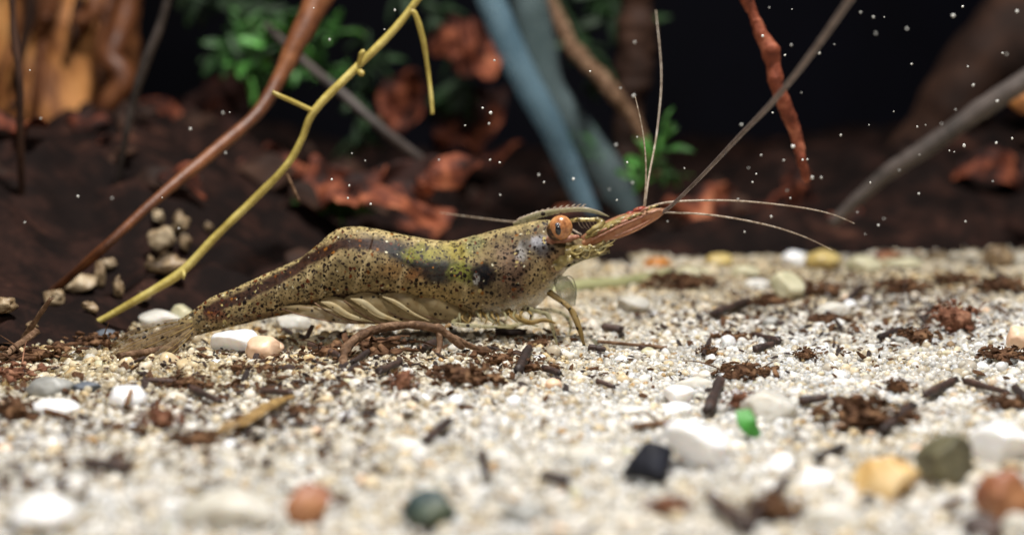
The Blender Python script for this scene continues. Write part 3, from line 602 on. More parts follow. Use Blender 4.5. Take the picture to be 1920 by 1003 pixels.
# long whips
limb('antenna', [(1236, 402, -0.1), (1262, 383, -0.2), (1320, 326, -0.55), (1390, 252, -1.1), (1450, 190, -1.6), (1520, 103, -2.1), (1600, -10, -2.6), (1640, -70, -2.9)], [3.6, 3.4, 3.6, 4.0, 4.3, 4.4, 4.2, 4.0], M['feelergrey'], n=90)
limb('antennule_whip', [(1205, 392, -0.1), (1250, 380, -0.12), (1320, 376, -0.15), (1400, 378, -0.12), (1500, 389, -0.1), (1560, 402, -0.06), (1602, 419, 0.0)], [2.2, 2.0, 1.8, 1.6, 1.3, 1.0, 0.7], M['feeler'], n=110)
limb('antennule_whip', [(1225, 398, -0.1), (1270, 399, -0.12), (1340, 404, -0.1), (1430, 420, -0.05), (1500, 441, 0.0), (1562, 469, 0.05)], [2.0, 1.8, 1.6, 1.4, 1.1, 0.7], M['feeler'], n=110)
limb('antennule_whip', [(1207, 393, -0.1), (1211, 345, -0.1), (1210, 290, -0.1), (1203, 235, -0.1), (1191, 182, -0.1)], [2.2, 1.8, 1.5, 1.2, 0.8], M['feeler'], n=80)
limb('antennule_whip', [(1208, 393, 0.0), (1217, 330, 0.1), (1232, 245, 0.4), (1240, 140, 0.7), (1230, 20, 1.0)], [2.0, 1.6, 1.2, 1.1, 0.9], M['feeler'], n=80)
limb('antenna', [(1090, 440, 0.15), (1040, 416, 0.3), (965, 416, 0.5), (900, 409, 0.7), (825, 399, 0.9)], [1.6, 1.5, 1.4, 1.2, 0.8], M['feeler'], n=60)
# walking legs
def leg(pts, rad, m='leg'): limb('walking_leg', pts, [r * 0.75 for r in rad], M[m], n=46, sides=10, rough=0.12)
leg([(1030, 548, -0.12), (1062, 572, -0.2), (1076, 590, -0.22), (1088, 622, -0.24), (1097, 655, -0.24)], [9, 6, 8, 6.5, 2.5])
leg([(985, 578, -0.12), (1015, 586, -0.22), (1028, 592, -0.24), (1038, 622, -0.25), (1046, 653, -0.26)], [8, 5, 6, 4.5, 1.8], 'clear')
leg([(950, 584, -0.1), (990, 604, -0.24), (1020, 600, -0.26), (1042, 606, -0.26)], [8, 6, 5, 2], 'leg')
leg([(905, 588, -0.1), (950, 612, -0.2), (985, 606, -0.22), (1010, 612, -0.22)], [8, 6, 5, 1.5], 'clear')
leg([(880, 588, -0.1), (850, 606, -0.22), (905, 612, -0.24), (960, 614, -0.24)], [7, 6, 5, 1.5], 'clear')
leg([(990, 580, 0.12), (1050, 586, 0.2), (1070, 610, 0.2), (1060, 645, 0.2)], [7, 5, 4, 1.5], 'clear')
blade('claw', [(1042, 520), (1056, 535), (1066, 556), (1074, 574)], [8, 17, 16, 5], 0.06, M['claw'], dy=-0.05)
limb('claw_finger', [(1040, 528, -0.1), (1068, 518, -0.1), (1080, 540, -0.1), (1078, 572, -0.1)], [1.6, 1.3, 1.3, 0.8], M['claw'])
for k in range(16):   # small hairs and limb joints crowded under the carapace
    u = 862 + k * 9 + random.uniform(-4, 4); v = 580 + random.uniform(0, 10)
    limb('gill_hair', [(u, v, -0.13), (u + random.uniform(-6, 8), v + 10, -0.2), (u + random.uniform(-12, 16), v + 22, -0.22)], [3.5, 2.4, 0.7], M['leg' if k % 3 else 'clear'], n=12, sides=6, rough=0.3)

# ------------------------------------------------------------------ stones lying on the sand
def stone(name, u, v, rx, ry, m, label, cat='pebble', group=None, seed=None, sink=0.12, y=None, cutmin=0.62, cuts=6, sub=4, lump=0.22, rot=0.0, dep=1.0):
    """rx, ry: half size in photo pixels"""
    seed = seed if seed is not None else int(u * 7 + v)
    g = ground(u, v, 0.0); yy = g.y if y is None else y
    for _ in range(3):
        rz = ry * yy / F; c = ground(u, v, rz * (1 - sink)) if y is None else P(u, v, y); yy = c.y
    rr = rx * yy / F; rz = ry * yy / F
    V, Fc = stone_data(seed, sub=sub, lump=lump, cuts=cuts, cutmin=cutmin)
    V = V / np.abs(V).max(axis=0) * np.array([rr, min(rr, rz * 1.3) * dep, rz])
    if rot: V = V @ np.array(Matrix.Rotation(R(rot), 3, 'Y'))
    o = link(name, mesh_from(name, V, Fc), M[m], None, c)
    return tag(o, label, cat, group)
for u, v, rx, ry, m, lb, kw in [
    (446, 641, 52, 31, 'white', 'bright white angular pebble under the shrimp tail beside a peach pebble', dict(cutmin=0.5)),
    (493, 656, 34, 27, 'peach', 'smooth peach coloured pebble touching a bright white pebble', {}),
    (546, 608, 40, 20, 'milky', 'clear whitish pebble half hidden below the shrimp abdomen', {}),
    (1216, 868, 49, 50, 'black', 'angular matt black pebble leaning against a large white pebble', dict(cuts=12, cutmin=0.45, seed=11, lump=0.3)),
    (1312, 836, 70, 56, 'white', 'large knobbly white pebble next to the black pebble', dict(lump=0.7, cuts=4, seed=5)),
    (1272, 740, 36, 20, 'white', 'flat bright white pebble topmost of a small white pile', dict(sink=-0.1)),
    (1270, 770, 34, 17, 'white', 'small white pebble squeezed under a flat white pebble', {}),
    (577, 946, 46, 40, 'red', 'rusty red rounded pebble with a dark pit', dict(lump=0.5, cuts=7, cutmin=0.68, sink=0.0, seed=33)),
    (804, 957, 54, 44, 'teal', 'dark blue green pebble with a facetted top', dict(cuts=9, cutmin=0.55)),
    (1655, 894, 72, 42, 'tan', 'honey tan lumpy pebble beside a dark olive stone', dict(lump=0.75, rot=12, cuts=8, cutmin=0.5)),
    (1776, 862, 56, 60, 'olive', 'dark olive green round stone between tan and bluish white pebbles', dict(lump=0.45, cuts=8, cutmin=0.55)),
    (1878, 832, 58, 46, 'white', 'large smooth bluish white pebble resting on a reddish brown stone', {}),
    (1872, 935, 62, 62, 'red', 'large reddish brown stone under the smooth bluish white pebble', dict(lump=0.5, cuts=7, cutmin=0.55)),
    (1842, 992, 40, 30, 'bark', 'dark brown wedge of stone at the foot of the reddish brown stone', {}),
    (1912, 985, 36, 26, 'milky', 'milky pebble beside the dark brown stone wedge', {}),
    (82, 968, 62, 40, 'white', 'round white pebble in front of the short dark twig piece', dict(lump=0.15, seed=21)),
    (432, 962, 95, 50, 'milky', 'broad low milky quartz pebble beside the rusty red pebble', dict(sink=0.5)),
    (985, 970, 48, 30, 'grey', 'pale grey flat pebble beside the dark blue green pebble', dict(sink=0.5)),
    (105, 766, 48, 22, 'white', 'low white oval pebble with a brown fibre across it', {}),
    (92, 727, 46, 24, 'grey', 'flat grey pebble next to a small slate chip', {}),
    (160, 727, 32, 13, 'slate', 'small dark slate chip beside the flat grey pebble', {}),
    (238, 748, 38, 26, 'white', 'white pebble with a short amber twig lying against it', {}),
    (1911, 637, 26, 27, 'peach', 'pinkish white egg shaped pebble on the clean sand slope', {}),
    (1490, 488, 26, 20, 'white', 'white pebble on the far sand edge beside a yellow one', {}),
    (1546, 490, 37, 23, 'yellow', 'translucent yellow pebble on the far sand edge', {}),
    (1616, 499, 38, 20, 'palegreen', 'pale greenish flat pebble right of the yellow pebble on the sand crest', {}),
    (1348, 490, 27, 16, 'yellow', 'small dull yellow pebble alone on the dark sand edge', {}),
    (1231, 494, 27, 13, 'amber', 'glowing orange pebble on the far sand edge behind the antennae', {}),
    (1476, 541, 34, 32, 'palegreen', 'upright pale olive quartz pebble shaped like a blunt tooth', dict(sink=0.2, cuts=8, cutmin=0.55)),
    (1562, 584, 34, 18, 'milky', 'greyish clear quartz pebble in front of brown debris', {}),
    (1186, 572, 32, 20, 'milky', 'pale blocky quartz pebble in front of the shrimp claw', dict(cuts=9, cutmin=0.55)),
    (1666, 480, 27, 11, 'red', 'small red brown pebble on the crest above pale stones', {}),
    (1694, 495, 38, 13, 'palegreen', 'long low pale pebble below the small red brown one', {}),
    (1874, 482, 30, 24, 'beige', 'large sandy beige pebble on the sand crest', {}),
    (1760, 478, 22, 13, 'beige', 'small beige pebble near the red brown crest pebble', {}),
    (1300, 512, 36, 14, 'palegreen', 'low pale pebble just behind the orange pebble', {}),
    (1262, 512, 10, 10, 'black', 'tiny round black pebble behind the pale green stem', {}),
    (1690, 640, 18, 10, 'grey', 'little grey pebble beside a dark twig at the rusty clump', {}),
    (1445, 605, 18, 12, 'grey', 'small round dull grey pebble near two crossed twig pieces', {}),
    (343, 594, 25, 24, 'palegreen', 'pale rounded pebble standing just above the shrimp tail', dict(sink=0.1)),
    (296, 601, 44, 20, 'milky', 'blurry pale oblong pebble behind the shrimp tail fan', dict(sink=0.1)),
    (116, 602, 20, 9, 'white', 'small bluish white chip on the litter near the straw stem', {}),
    (200, 632, 26, 16, 'slate', 'dark grey pebble at the foot of the straw stem', {}),
    (965, 755, 17, 15, 'white', 'round white sand pebble on clean sand before the shrimp', {}),
    (1012, 672, 12, 9, 'white', 'tiny round white bead of quartz by the brown root', {}),
    (330, 675, 9, 9, 'red', 'tiny red blue grain near the shrimp tail fan', {}),
    (1395, 512, 30, 16, 'palegreen', 'soft pale green pebble behind the debris on the sand', {}),
    (1420, 535, 26, 14, 'milky', 'pale quartz pebble left of the tooth shaped pebble', {}),
    (1185, 775, 40, 22, 'milky', 'soft milky pebble half sunk beside the white pile', dict(sink=0.5)),
    (1440, 770, 54, 40, 'milky', 'broad milky pebble sunk beside the green leaf scrap', dict(sink=0.55)),
    (1300, 722, 44, 20, 'milky', 'greyish milky pebble behind the flat white pebble', dict(sink=0.5)),
    (1560, 970, 60, 34, 'milky', 'wide milky pebble in front of the tan lumpy pebble', dict(sink=0.5)),
    (1465, 870, 26, 22, 'white', 'white pebble near the crossed dark twigs', {}),
    (1530, 900, 38, 26, 'white', 'white pebble left of the tan lumpy pebble', dict(sink=0.45)),
    (1090, 860, 40, 24, 'milky', 'milky pebble left of the black pebble', dict(sink=0.5)),
    (940, 860, 34, 22, 'milky', 'milky pebble behind a short upright dark twig', dict(sink=0.5)),
    (760, 840, 46, 24, 'milky', 'pale milky pebble before the dark bent twig piece', dict(sink=0.55)),
]:
    stone('pebble', u, v, rx, ry, m, lb, **kw)
# coarse quartz grains a little larger than the sand
for k in range(130):
    u = random.uniform(-20, 1940); v = random.uniform(520, 1000) if u > 1100 else random.uniform(640, 1000)
    if u > 1100 and v < 640 and k % 2: v += 120
    r = random.uniform(9, 17)
    stone('quartz_grain', u, v, r, r * random.uniform(0.6, 0.9), random.choice(['milky', 'milky', 'white', 'palegreen', 'peach']), 'coarse pale quartz grain lying loose on the fine sand', 'grain', 'coarse quartz grains', seed=900 + k, sub=3)
# tan stones and crumbs on the litter, behind the straw stem
for k, (u, v, rx, ry, yy, lb) in enumerate([
    (300, 452, 31, 30, 11.6, 'large tan crumb at the centre of the stone cluster on dark litter'), (337, 418, 19, 24, 11.6, 'tan crumb crowning the stone cluster on dark litter'),
    (297, 406, 13, 14, 11.7, 'small brown tan crumb beside the crowning crumb of the cluster'), (347, 452, 13, 20, 11.6, 'narrow tan crumb on the flank of the stone cluster'),
    (281, 492, 9, 20, 11.5, 'thin pale upright chip below the stone cluster'), (315, 498, 40, 26, 11.8, 'dull brownish stone at the foot of the cluster'),
    (391, 425, 8, 10, 11.0, 'tiny lone tan crumb near the straw stem'), (186, 515, 12, 28, 10.8, 'upright pale tan chip on the litter bank'),
    (221, 536, 12, 24, 10.7, 'tilted pale tan chip next to the upright chip on the bank'), (150, 528, 34, 22, 11.0, 'dull beige stone on the litter bank left of the chips'),
    (8, 572, 22, 17, 10.2, 'tan stone on the litter at the frayed twig'), (105, 555, 24, 20, 10.6, 'small beige stone on the litter bank above the white chip'),
    (205, 492, 14, 12, 11.2, 'small beige crumb above the tilted chip'), (60, 610, 14, 9, 9.8, 'little tan stone in the litter hollow'), (270, 555, 14, 10, 10.6, 'little beige stone behind the pale oblong pebble'),
    (170, 575, 18, 12, 10.3, 'beige stone half buried in litter by the straw stem')]):
    yq = np.linspace(8.2, 16, 400); hit = np.array([tuple(P(u, v + ry * 0.7, q)) for q in yq]); bz = np.maximum(bankz(hit[:, 0], hit[:, 1]), gz(hit[:, 0], hit[:, 1]))
    below = np.nonzero(hit[:, 2] < bz)[0]; yy = float(yq[below[0]]) if len(below) else yy
    stone('tan_stone', u, v, rx, ry, 'beige', lb, 'stone', 'tan stones on the leaf litter', y=yy - 0.05, lump=0.7, cuts=3)

# ------------------------------------------------------------------ broken twig pieces on the sand
def twig(u1, v1, u2, v2, wpx, label, m='bark', bend=0.0, up=0.8, lift=0.0):
    a = ground(u1, v1, 0); b = ground(u2, v2, 0); r = wpx / 2 * a.y / F
    a = ground(u1, v1, r * up + 0.045); b = ground(u2, v2, r * up + 0.045 + lift)
    mid = (a + b) / 2 + Vector((0, 0, bend)); ln = (b - a).length
    n = 22; V, Fc = tube_data([a, a.lerp(mid, 0.55), mid, mid.lerp(b, 0.45), b], [r * 0.95, r * 1.02, r * 0.96, r, r * 0.82], n=n, sides=12, rough=0.35, seed=u1, freq=9)
    k = np.arange(n).repeat(12)
    V[k == 0] += (rng.normal(0, r * 0.25, (12, 3))); V[k == n - 1] += rng.normal(0, r * 0.25, (12, 3))
    o = link('twig_piece', mesh_from('twig_piece', V, Fc), M[m]); rebase(o.data, a); o.location = a
    return tag(o, label, 'twig', 'broken twig pieces on the sand')
for a in [
    (276, 712, 330, 715, 11, 'short dark twig piece in front of the shrimp tail fan'), (357, 727, 412, 752, 13, 'dark twig piece sloping beside a mulm tuft'),
    (160, 868, 240, 873, 19, 'thick straight dark twig piece alone on the left sand'), (492, 732, 546, 736, 12, 'dark twig piece beside the straw coloured leaf strip'),
    (580, 646, 640, 668, 13, 'dark twig piece at the foot of the arching root'), (930, 622, 986, 622, 13, 'dark brown twig piece under the walking legs'),
    (1130, 612, 1167, 619, 15, 'stubby dark twig piece in front of the front leg'), (1338, 588, 1400, 564, 15, 'long dark twig piece pointing to the tooth shaped pebble'),
    (1412, 626, 1462, 640, 12, 'upper of two crossed dark twig pieces'), (1414, 655, 1450, 644, 13, 'lower of two crossed dark twig pieces'),
    (798, 826, 842, 788, 18, 'bent dark twig piece pointing at the milky pebble'), (904, 848, 913, 896, 15, 'dark twig piece pointing straight at the shrimp'),
    (1500, 752, 1552, 741, 15, 'dark twig piece at the edge of the big brown mulm clump'), (1734, 741, 1792, 711, 16, 'reddish dark twig piece on clean white sand'),
    (1530, 858, 1580, 838, 16, 'short dark twig piece behind the tan lumpy pebble'), (1328, 928, 1402, 988, 24, 'thick dark twig crossing another twig near the bottom mulm'),
    (1392, 992, 1476, 896, 20, 'dark twig leaning over the thick crossing twig'), (1655, 808, 1712, 758, 22, 'grey brown twig piece beside the big brown mulm clump'),
    (1350, 712, 1328, 768, 20, 'grey brown twig piece beside the red brown clump'), (1810, 714, 1892, 736, 13, 'thin dark twig sliver below the pinkish pebble'),
    (1902, 726, 1926, 748, 16, 'dark twig stub at the end of the thin sliver'), (1650, 632, 1692, 616, 13, 'dark twig piece next to the rusty clump'),
    (1014, 888, 1064, 902, 20, 'blurred dark twig piece right of the upright twig'), (708, 697, 748, 680, 15, 'dark twig piece inside the arch of the root'),
    (1120, 714, 1152, 727, 10, 'little dark twig splinter on clean sand'), (972, 694, 992, 652, 17, 'dark twig piece standing against the brown root'),
    (1592, 560, 1614, 543, 11, 'tiny dark twig piece in front of the pale greenish pebble'), (1020, 690, 1050, 700, 13, 'dark twig stub right of the brown mulm'),
    (1750, 575, 1730, 600, 10, 'dark splinter above the rusty clump'), (790, 655, 818, 640, 15, 'dark stubby twig under the arching root'),
    (660, 680, 690, 660, 12, 'dark splinter inside the root arch'), (1105, 650, 1135, 655, 12, 'dark chip of twig at the foot of the front leg'),
    (1330, 640, 1318, 665, 9, 'dark reddish splinter on white sand'), (1855, 505, 1882, 518, 11, 'dark brown twig chip below the beige crest pebble'),
    (1575, 612, 1560, 590, 8, 'thin brown splinter behind the grey clear pebble'), (1530, 575, 1562, 592, 9, 'dark chip between grey clear pebble and tooth pebble'),
    (1200, 650, 1220, 655, 8, 'small dark chip near the blocky quartz pebble'), (1240, 610, 1252, 620, 7, 'tiny dark chip on the sparkling sand'),
]: twig(*a)
twig(533, 617, 575, 636, 9, 'curved dark twig below the abdomen', bend=-0.02); twig(575, 632, 585, 612, 9, 'upturned stub beside the curved dark twig', lift=0.05)
twig(85, 770, 140, 786, 10, 'brown fibre lying over the low white pebble', 'mulm', lift=0.03); twig(236, 762, 246, 732, 10, 'short amber twig against the white pebble', 'root', lift=0.06)
twig(225, 668, 330, 652, 14, 'brown twig behind the shrimp tail fan', 'root'); twig(0, 672, 70, 620, 14, 'brown stick rising out of the litter hollow', 'root', lift=0.1)
twig(40, 640, 95, 560, 10, 'frayed thin brown stick on the litter bank', 'root', lift=0.3); twig(1190, 800, 1265, 790, 12, 'amber brown fibre behind the white pile', 'root')
twig(640, 790, 655, 770, 8, 'thin dark splinter before the root tip', 'bark'); twig(1120, 640, 1250, 652, 7, 'thin brown stalk running on from the root', 'root')

# ------------------------------------------------------------------ brown mulm clumps: each a tangle of flakes and fibres
def clump(u, v, rx, ry, label, m='mulm', seed=0, dens=1.0, name='mulm_clump', cat='debris', hgt=None):
    g = ground(u, v, 0); k = g.y / F; hx, hz = rx * k, max(ry * k, 0.05); rs = random.Random(seed + int(u)); bag = Bag(); near = 600 < v < 705 and u < 1100; dens = 0.5 if near else dens
    g = ground(u, v, hz * 0.5 + 0.02)
    core, cf = stone_data(int(u + v), sub=3, lump=0.9, cuts=1, fine=0.25); bag.add(core * np.array([hx * 0.52, hx * 0.42, hz * 0.5]) * (0.7 if near else 1) * (1 + 0.35 * fbm(core * 3.5 + u, 3))[:, None], cf)
    for i in range(int(95 * dens)):
        r = 1.15 * rs.random() ** 0.6; th_ = rs.uniform(0, 6.28); ph = rs.uniform(-0.8, 1.2)
        c = np.array([hx * r * math.cos(th_), hx * 0.8 * r * math.sin(th_), hz * (1 - r * 0.6) * math.sin(ph)])
        s_ = hx * rs.uniform(0.05, 0.19); V, Fc = stone_data(rs.randrange(10**6), sub=1, lump=0.6, cuts=3)
        V = V * np.array([s_ * rs.uniform(0.7, 1.6), s_ * rs.uniform(0.5, 1), s_ * rs.uniform(0.12, 0.4)])
        V = V @ np.array(Matrix.Rotation(rs.uniform(0, 3), 3, 'Z') @ Matrix.Rotation(rs.uniform(-1, 1), 3, 'X'))
        bag.add(V + c, Fc)
    for i in range(int(16 * dens)):
        a = np.array([rs.gauss(0, 0.5) * hx, rs.gauss(0, 0.4) * hx, rs.uniform(-0.3, 0.5) * hz]); d = np.array([rs.gauss(0, 1), rs.gauss(0, 0.8), rs.gauss(0.1, 0.5)]) * hx * 0.35
        bag.add(*tube_data([a, a + d * 0.6 + np.array([0, 0, hz * 0.2]), a + d * 1.3], [hx * 0.025, hx * 0.022, hx * 0.01], n=8, sides=5))
    o = bag.build(name, M[m]); o.location = g
    return tag(o, label, cat, 'brown mulm clumps on the sand')
for a in [
    (302, 786, 40, 38, 'fuzzy reddish brown mulm tuft left of the straw coloured leaf strip', 'rust'), (365, 824, 50, 22, 'dark mulm patch in front of the reddish tuft'), (350, 716, 42, 20, 'amber brown mulm between two dark twigs'),
    (756, 716, 27, 32, 'rusty mulm tuft inside the front of the root arch', 'rust'), (872, 706, 62, 34, 'big brown mulm clump in front of the shrimp belly'), (700, 652, 85, 24, 'wide dark debris under the arching root'),
    (930, 675, 50, 24, 'brown debris under the walking legs'), (1000, 690, 42, 24, 'brown debris right of the belly clump'), (610, 660, 44, 20, 'dark debris at the left foot of the root arch'), (500, 690, 34, 16, 'small brown debris below the peach pebble'),
    (1398, 697, 56, 17, 'curved brown bark shred on white sand'), (1618, 778, 84, 42, 'big blurred brown mulm clump on the right'), (1788, 600, 44, 44, 'reddish fluffy clump on the right sand', 'rust'), (1720, 630, 40, 20, 'brown debris left of the reddish fluffy clump'),
    (1392, 752, 34, 34, 'round red brown clump beside the green leaf scrap', 'rust'), (1692, 540, 46, 22, 'dark brown debris inside the hair loop'), (1440, 566, 40, 16, 'dark debris below the tooth shaped pebble'), (1325, 660, 18, 20, 'small dark reddish debris on white sand'),
    (1372, 632, 32, 16, 'amber debris left of the crossed twigs'), (1250, 950, 44, 20, 'blurred rusty shred in front of the black pebble', 'rust'), (1445, 955, 54, 44, 'blurred brown clump beside the crossing twigs'), (1515, 545, 50, 18, 'dark debris behind the grey clear pebble'),
    (1790, 525, 38, 18, 'brown debris below the crest pebbles'), (1875, 535, 50, 16, 'dark brown debris streak on the right crest'), (1685, 725, 32, 20, 'amber brown crumbs near the reddish dark twig'), (1512, 665, 24, 18, 'small amber flake on white sand'),
    (20, 772, 38, 34, 'dark brown clump left of the low white pebble'), (1280, 530, 60, 20, 'soft brown debris near the far sand edge'), (70, 665, 80, 30, 'dark brown litter heap spilling on the sand'), (20, 700, 60, 26, 'reddish brown litter spilling beside the dark heap', 'rust'),
    (180, 640, 60, 22, 'dark litter under the straw stem'), (1885, 665, 50, 20, 'amber brown crumbs under the pinkish pebble'), (445, 690, 30, 14, 'small brown crumbs below the white pebble'), (1012, 640, 40, 14, 'thin dark debris by the hind walking leg'),
    (560, 770, 30, 14, 'sparse brown crumbs before the leaf strip'), (455, 790, 26, 16, 'brown crumbs at the leaf strip end'), (1560, 600, 40, 14, 'brown crumbs before the grey clear pebble'), (1890, 755, 40, 20, 'yellow brown crumbs near the bluish white pebble'),
]: clump(*a)

# green leaf scrap and straw coloured leaf strip
def sheet(name, pts, widths, m, thick=0.012, crumple=0.03, n=30, k=9, seed=0, up=(0, 0, 1), freq=2.5):
    """crumpled strip of leaf: pts 3-D, widths in cm; real thickness"""
    d = catmull([tuple(p) + (w_,) for p, w_ in zip(pts, widths)], n); c = d[:, :3]; g = np.gradient(c, axis=0); g /= np.linalg.norm(g, axis=1)[:, None]
    upv = np.array(up, float); V = []
    for i in range(n):
        s_ = np.cross(g[i], upv); s_ /= np.linalg.norm(s_) + 1e-9
        for j in range(k):
            V.append(c[i] + s_ * d[i, 3] * (2 * j / (k - 1) - 1))
    V = np.array(V); nn = np.tile(upv / np.linalg.norm(upv), (len(V), 1))
    V = V + nn * (crumple * fbm(V * freq + seed, 3))[:, None] * 2 + crumple * np.stack([fbm(V * freq + seed + 30, 2), fbm(V * freq + seed + 60, 2), 0 * V[:, 0]], -1)
    Vb = V - nn * thick; N = len(V)
    Fc = [(i * k + j, i * k + j + 1, (i + 1) * k + j + 1, (i + 1) * k + j) for i in range(n - 1) for j in range(k - 1)]
    Fb = [tuple(x + N for x in f[::-1]) for f in Fc]; rim = [i * k for i in range(n)] + [(n - 1) * k + j for j in range(1, k)] + [i * k + k - 1 for i in range(n - 2, -1, -1)] + [j for j in range(k - 2, 0, -1)]
    Fr = [(rim[q], rim[(q + 1) % len(rim)], rim[(q + 1) % len(rim)] + N, rim[q] + N) for q in range(len(rim))]
    o = link(name, mesh_from(name, np.vstack([V, Vb]), Fc + Fb + Fr), M[m]); rebase(o.data, pts[0]); o.location = pts[0]
    return o
g0 = ground(1392, 768, 0.16); g1 = ground(1402, 795, 0.10); g2 = ground(1422, 818, 0.03)
tag(sheet('leaf_scrap', [g0, g1, g2], [0.035, 0.045, 0.015], 'leafbit', up=(0.25, -1, 0.5), crumple=0.01), 'small bright green leaf scrap standing in the sand by a red brown clump', 'leaf')
a, b2, c2 = ground(398, 812, 0.06), ground(470, 780, 0.10), ground(548, 742, 0.05)
M['strip'] = mat('leaf_strip', [(0, (0.05, 0.025, 0.008)), (0.5, (0.20, 0.115, 0.032)), (1, (0.44, 0.30, 0.11))], 14, 0.6, bump=0.5)
tag(sheet('leaf_strip', [a, b2, c2], [0.012, 0.034, 0.016], 'strip', up=(0.2, -0.6, 1), crumple=0.035, freq=7), 'straw coloured withered leaf strip lying on the sand', 'leaf')
def px3(pl): return [P(*p) for p in pl]
def stick(name, pl, rpx, m, label, cat, group=None, rough=0.2, n=60, sides=12, freq=6):
    pts = px3(pl); o = tube(name, pts, [r * p[2] / F for r, p in zip(rpx, pl)], M[m], n=n, sides=sides, rough=rough, freq=freq)
    return tag(o, label, cat, group) if label else o
# arching brown root in front of the shrimp
root = empty('curved_root', ground(655, 760), 'thin brown root arching over debris in front of the shrimp', 'root')
def rooted(o, r): rebase(o.data, r.location); o.parent = r; return o
rooted(stick('root_arch', [(690, 792, 6.98), (668, 755, 7.35), (653, 710, 7.72), (643, 678, 7.95), (660, 640, 8.15), (710, 616, 8.3), (770, 609, 8.4), (822, 618, 8.45), (848, 634, 8.45), (868, 652, 8.5)], [4, 6, 7, 9, 8, 8, 7.5, 9, 8, 6], 'root', None, None, rough=0.55, n=200, freq=14, sides=16), root)
rooted(stick('root_runner', [(845, 632, 8.46), (900, 654, 8.6), (980, 655, 8.75), (1060, 652, 8.75), (1140, 662, 8.8), (1180, 668, 8.8)], [7, 6, 5, 4, 4, 2], 'root', None, None, rough=0.6, n=140, freq=14, sides=14), root)
rooted(stick('root_branch', [(822, 618, 8.45), (824, 650, 8.4), (812, 680, 8.3)], [7, 6, 4], 'root', None, None, rough=0.4, n=24), root)
# fine hair loop
tag(stick('hair_loop', [(1628, 592, 10.3), (1640, 545, 10.6), (1665, 510, 10.8), (1682, 501, 10.8), (1697, 520, 10.8), (1696, 545, 10.7), (1688, 585, 10.3)], [1.0] * 7, 'bark', None, None, rough=0), 'fine dark hair looping above the debris on the right sand', 'fibre')
stick('green_stem', [(1030, 548, 11.2), (1090, 538, 11.4), (1180, 530, 11.7), (1260, 512, 12.2)], [14, 15, 13, 10], 'palestem', 'blurred pale green stem lying on the sand behind the shrimp head', 'stem')

# ------------------------------------------------------------------ stems in the water behind the shrimp
st = empty('straw_stem', P(95, 645, 9.4), 'thin straw yellow stem with short side shoots leaning behind the shrimp', 'stem')
rooted(stick('stem', [(800, -25, 9.7), (740, 55, 9.7), (660, 135, 9.65), (590, 208, 9.6), (566, 262, 9.6), (538, 310, 9.6), (480, 370, 9.6), (408, 440, 9.55), (342, 508, 9.5), (285, 545, 9.45), (190, 600, 9.4), (95, 648, 9.35)], [6.4, 7, 7, 8, 6.6, 7.4, 7, 7, 8, 6.8, 6.4, 4.5], 'straw', None, None, n=140, rough=0.3, freq=4), st)
rooted(stick('side_shoot', [(590, 210, 9.6), (552, 192, 9.55), (527, 181, 9.5), (511, 173, 9.5)], [5.5, 4.5, 4.5, 4], 'straw', None, None, n=20), st)
rooted(stick('side_shoot', [(766, 22, 9.7), (778, 26, 9.7), (792, 70, 9.75), (802, 130, 9.8), (808, 180, 9.8), (811, 215, 9.8)], [5, 5, 5.5, 5, 4.5, 4], 'straw', None, None, n=30, rough=0.3), st)
rooted(stick('side_shoot', [(533, 314, 9.6), (545, 342, 9.6), (561, 378, 9.6)], [4, 3.5, 3], 'root', None, None, n=16, rough=0.3), st)
rooted(stick('bud', [(672, 122, 9.65), (678, 101, 9.6), (684, 96, 9.6)], [4, 6, 4], 'straw', None, None, n=10, rough=0.4), st); rooted(stick('bud', [(668, 128, 9.65), (678, 138, 9.6), (682, 141, 9.6)], [4, 6, 3], 'straw', None, None, n=10, rough=0.4), st)
rooted(stick('bud', [(343, 505, 9.5), (345, 515, 9.45), (344, 523, 9.45)], [4, 3, 2], 'straw', None, None, n=10), st)
stick('brown_stem', [(610, -25, 11.2), (560, 70, 11.0), (525, 145, 10.9), (480, 215, 10.7), (400, 285, 10.4), (345, 330, 10.2), (270, 395, 9.95), (190, 468, 9.8), (120, 530, 10.1), (60, 580, 10.6)], [27, 21, 15, 13, 12.5, 12, 10, 9, 8, 7], 'orange_stem', 'thick orange brown stem slanting down to the litter, behind the straw stem', 'stem', n=90)
stick('red_twig', [(1388, -30, 9.9), (1420, 45, 9.9), (1445, 105, 9.9), (1460, 165, 9.9), (1478, 215, 9.95), (1495, 270, 10.0), (1504, 305, 10.0), (1514, 338, 10.05)], [10, 12, 15, 12, 13, 11, 12, 6], 'red_twig', 'rusty red knobbly twig hanging in dark water behind the long antenna', 'twig', n=140, rough=0.6, freq=9)
stick('blue_tube', [(905, -40, 14.8), (945, 60, 14.9), (985, 150, 15.0), (1030, 230, 15.1), (1075, 330, 15.3), (1110, 410, 15.4), (1125, 450, 15.4)], [26, 27, 27, 25, 22, 18, 16], 'glassblue', 'blurred translucent blue tube slanting down behind the shrimp head', 'tube', rough=0.08)
stick('grey_tube', [(985, -40, 15.4), (1005, 70, 15.5), (1025, 170, 15.6), (1090, 260, 15.8), (1150, 340, 15.9), (1190, 460, 16.0)], [34, 36, 36, 34, 32, 30], 'glassgrey', 'blurred grey green translucent tube beside the blue tube', 'tube', rough=0.08)
stick('grey_stick', [(2060, 60, 12.3), (1940, 140, 12.4), (1840, 205, 12.6), (1740, 275, 12.8), (1650, 335, 13.0), (1560, 420, 13.2)], [20, 20, 19, 17, 14, 11], 'greystick', 'blurred grey brown stick sloping in the dark water on the right', 'stick')
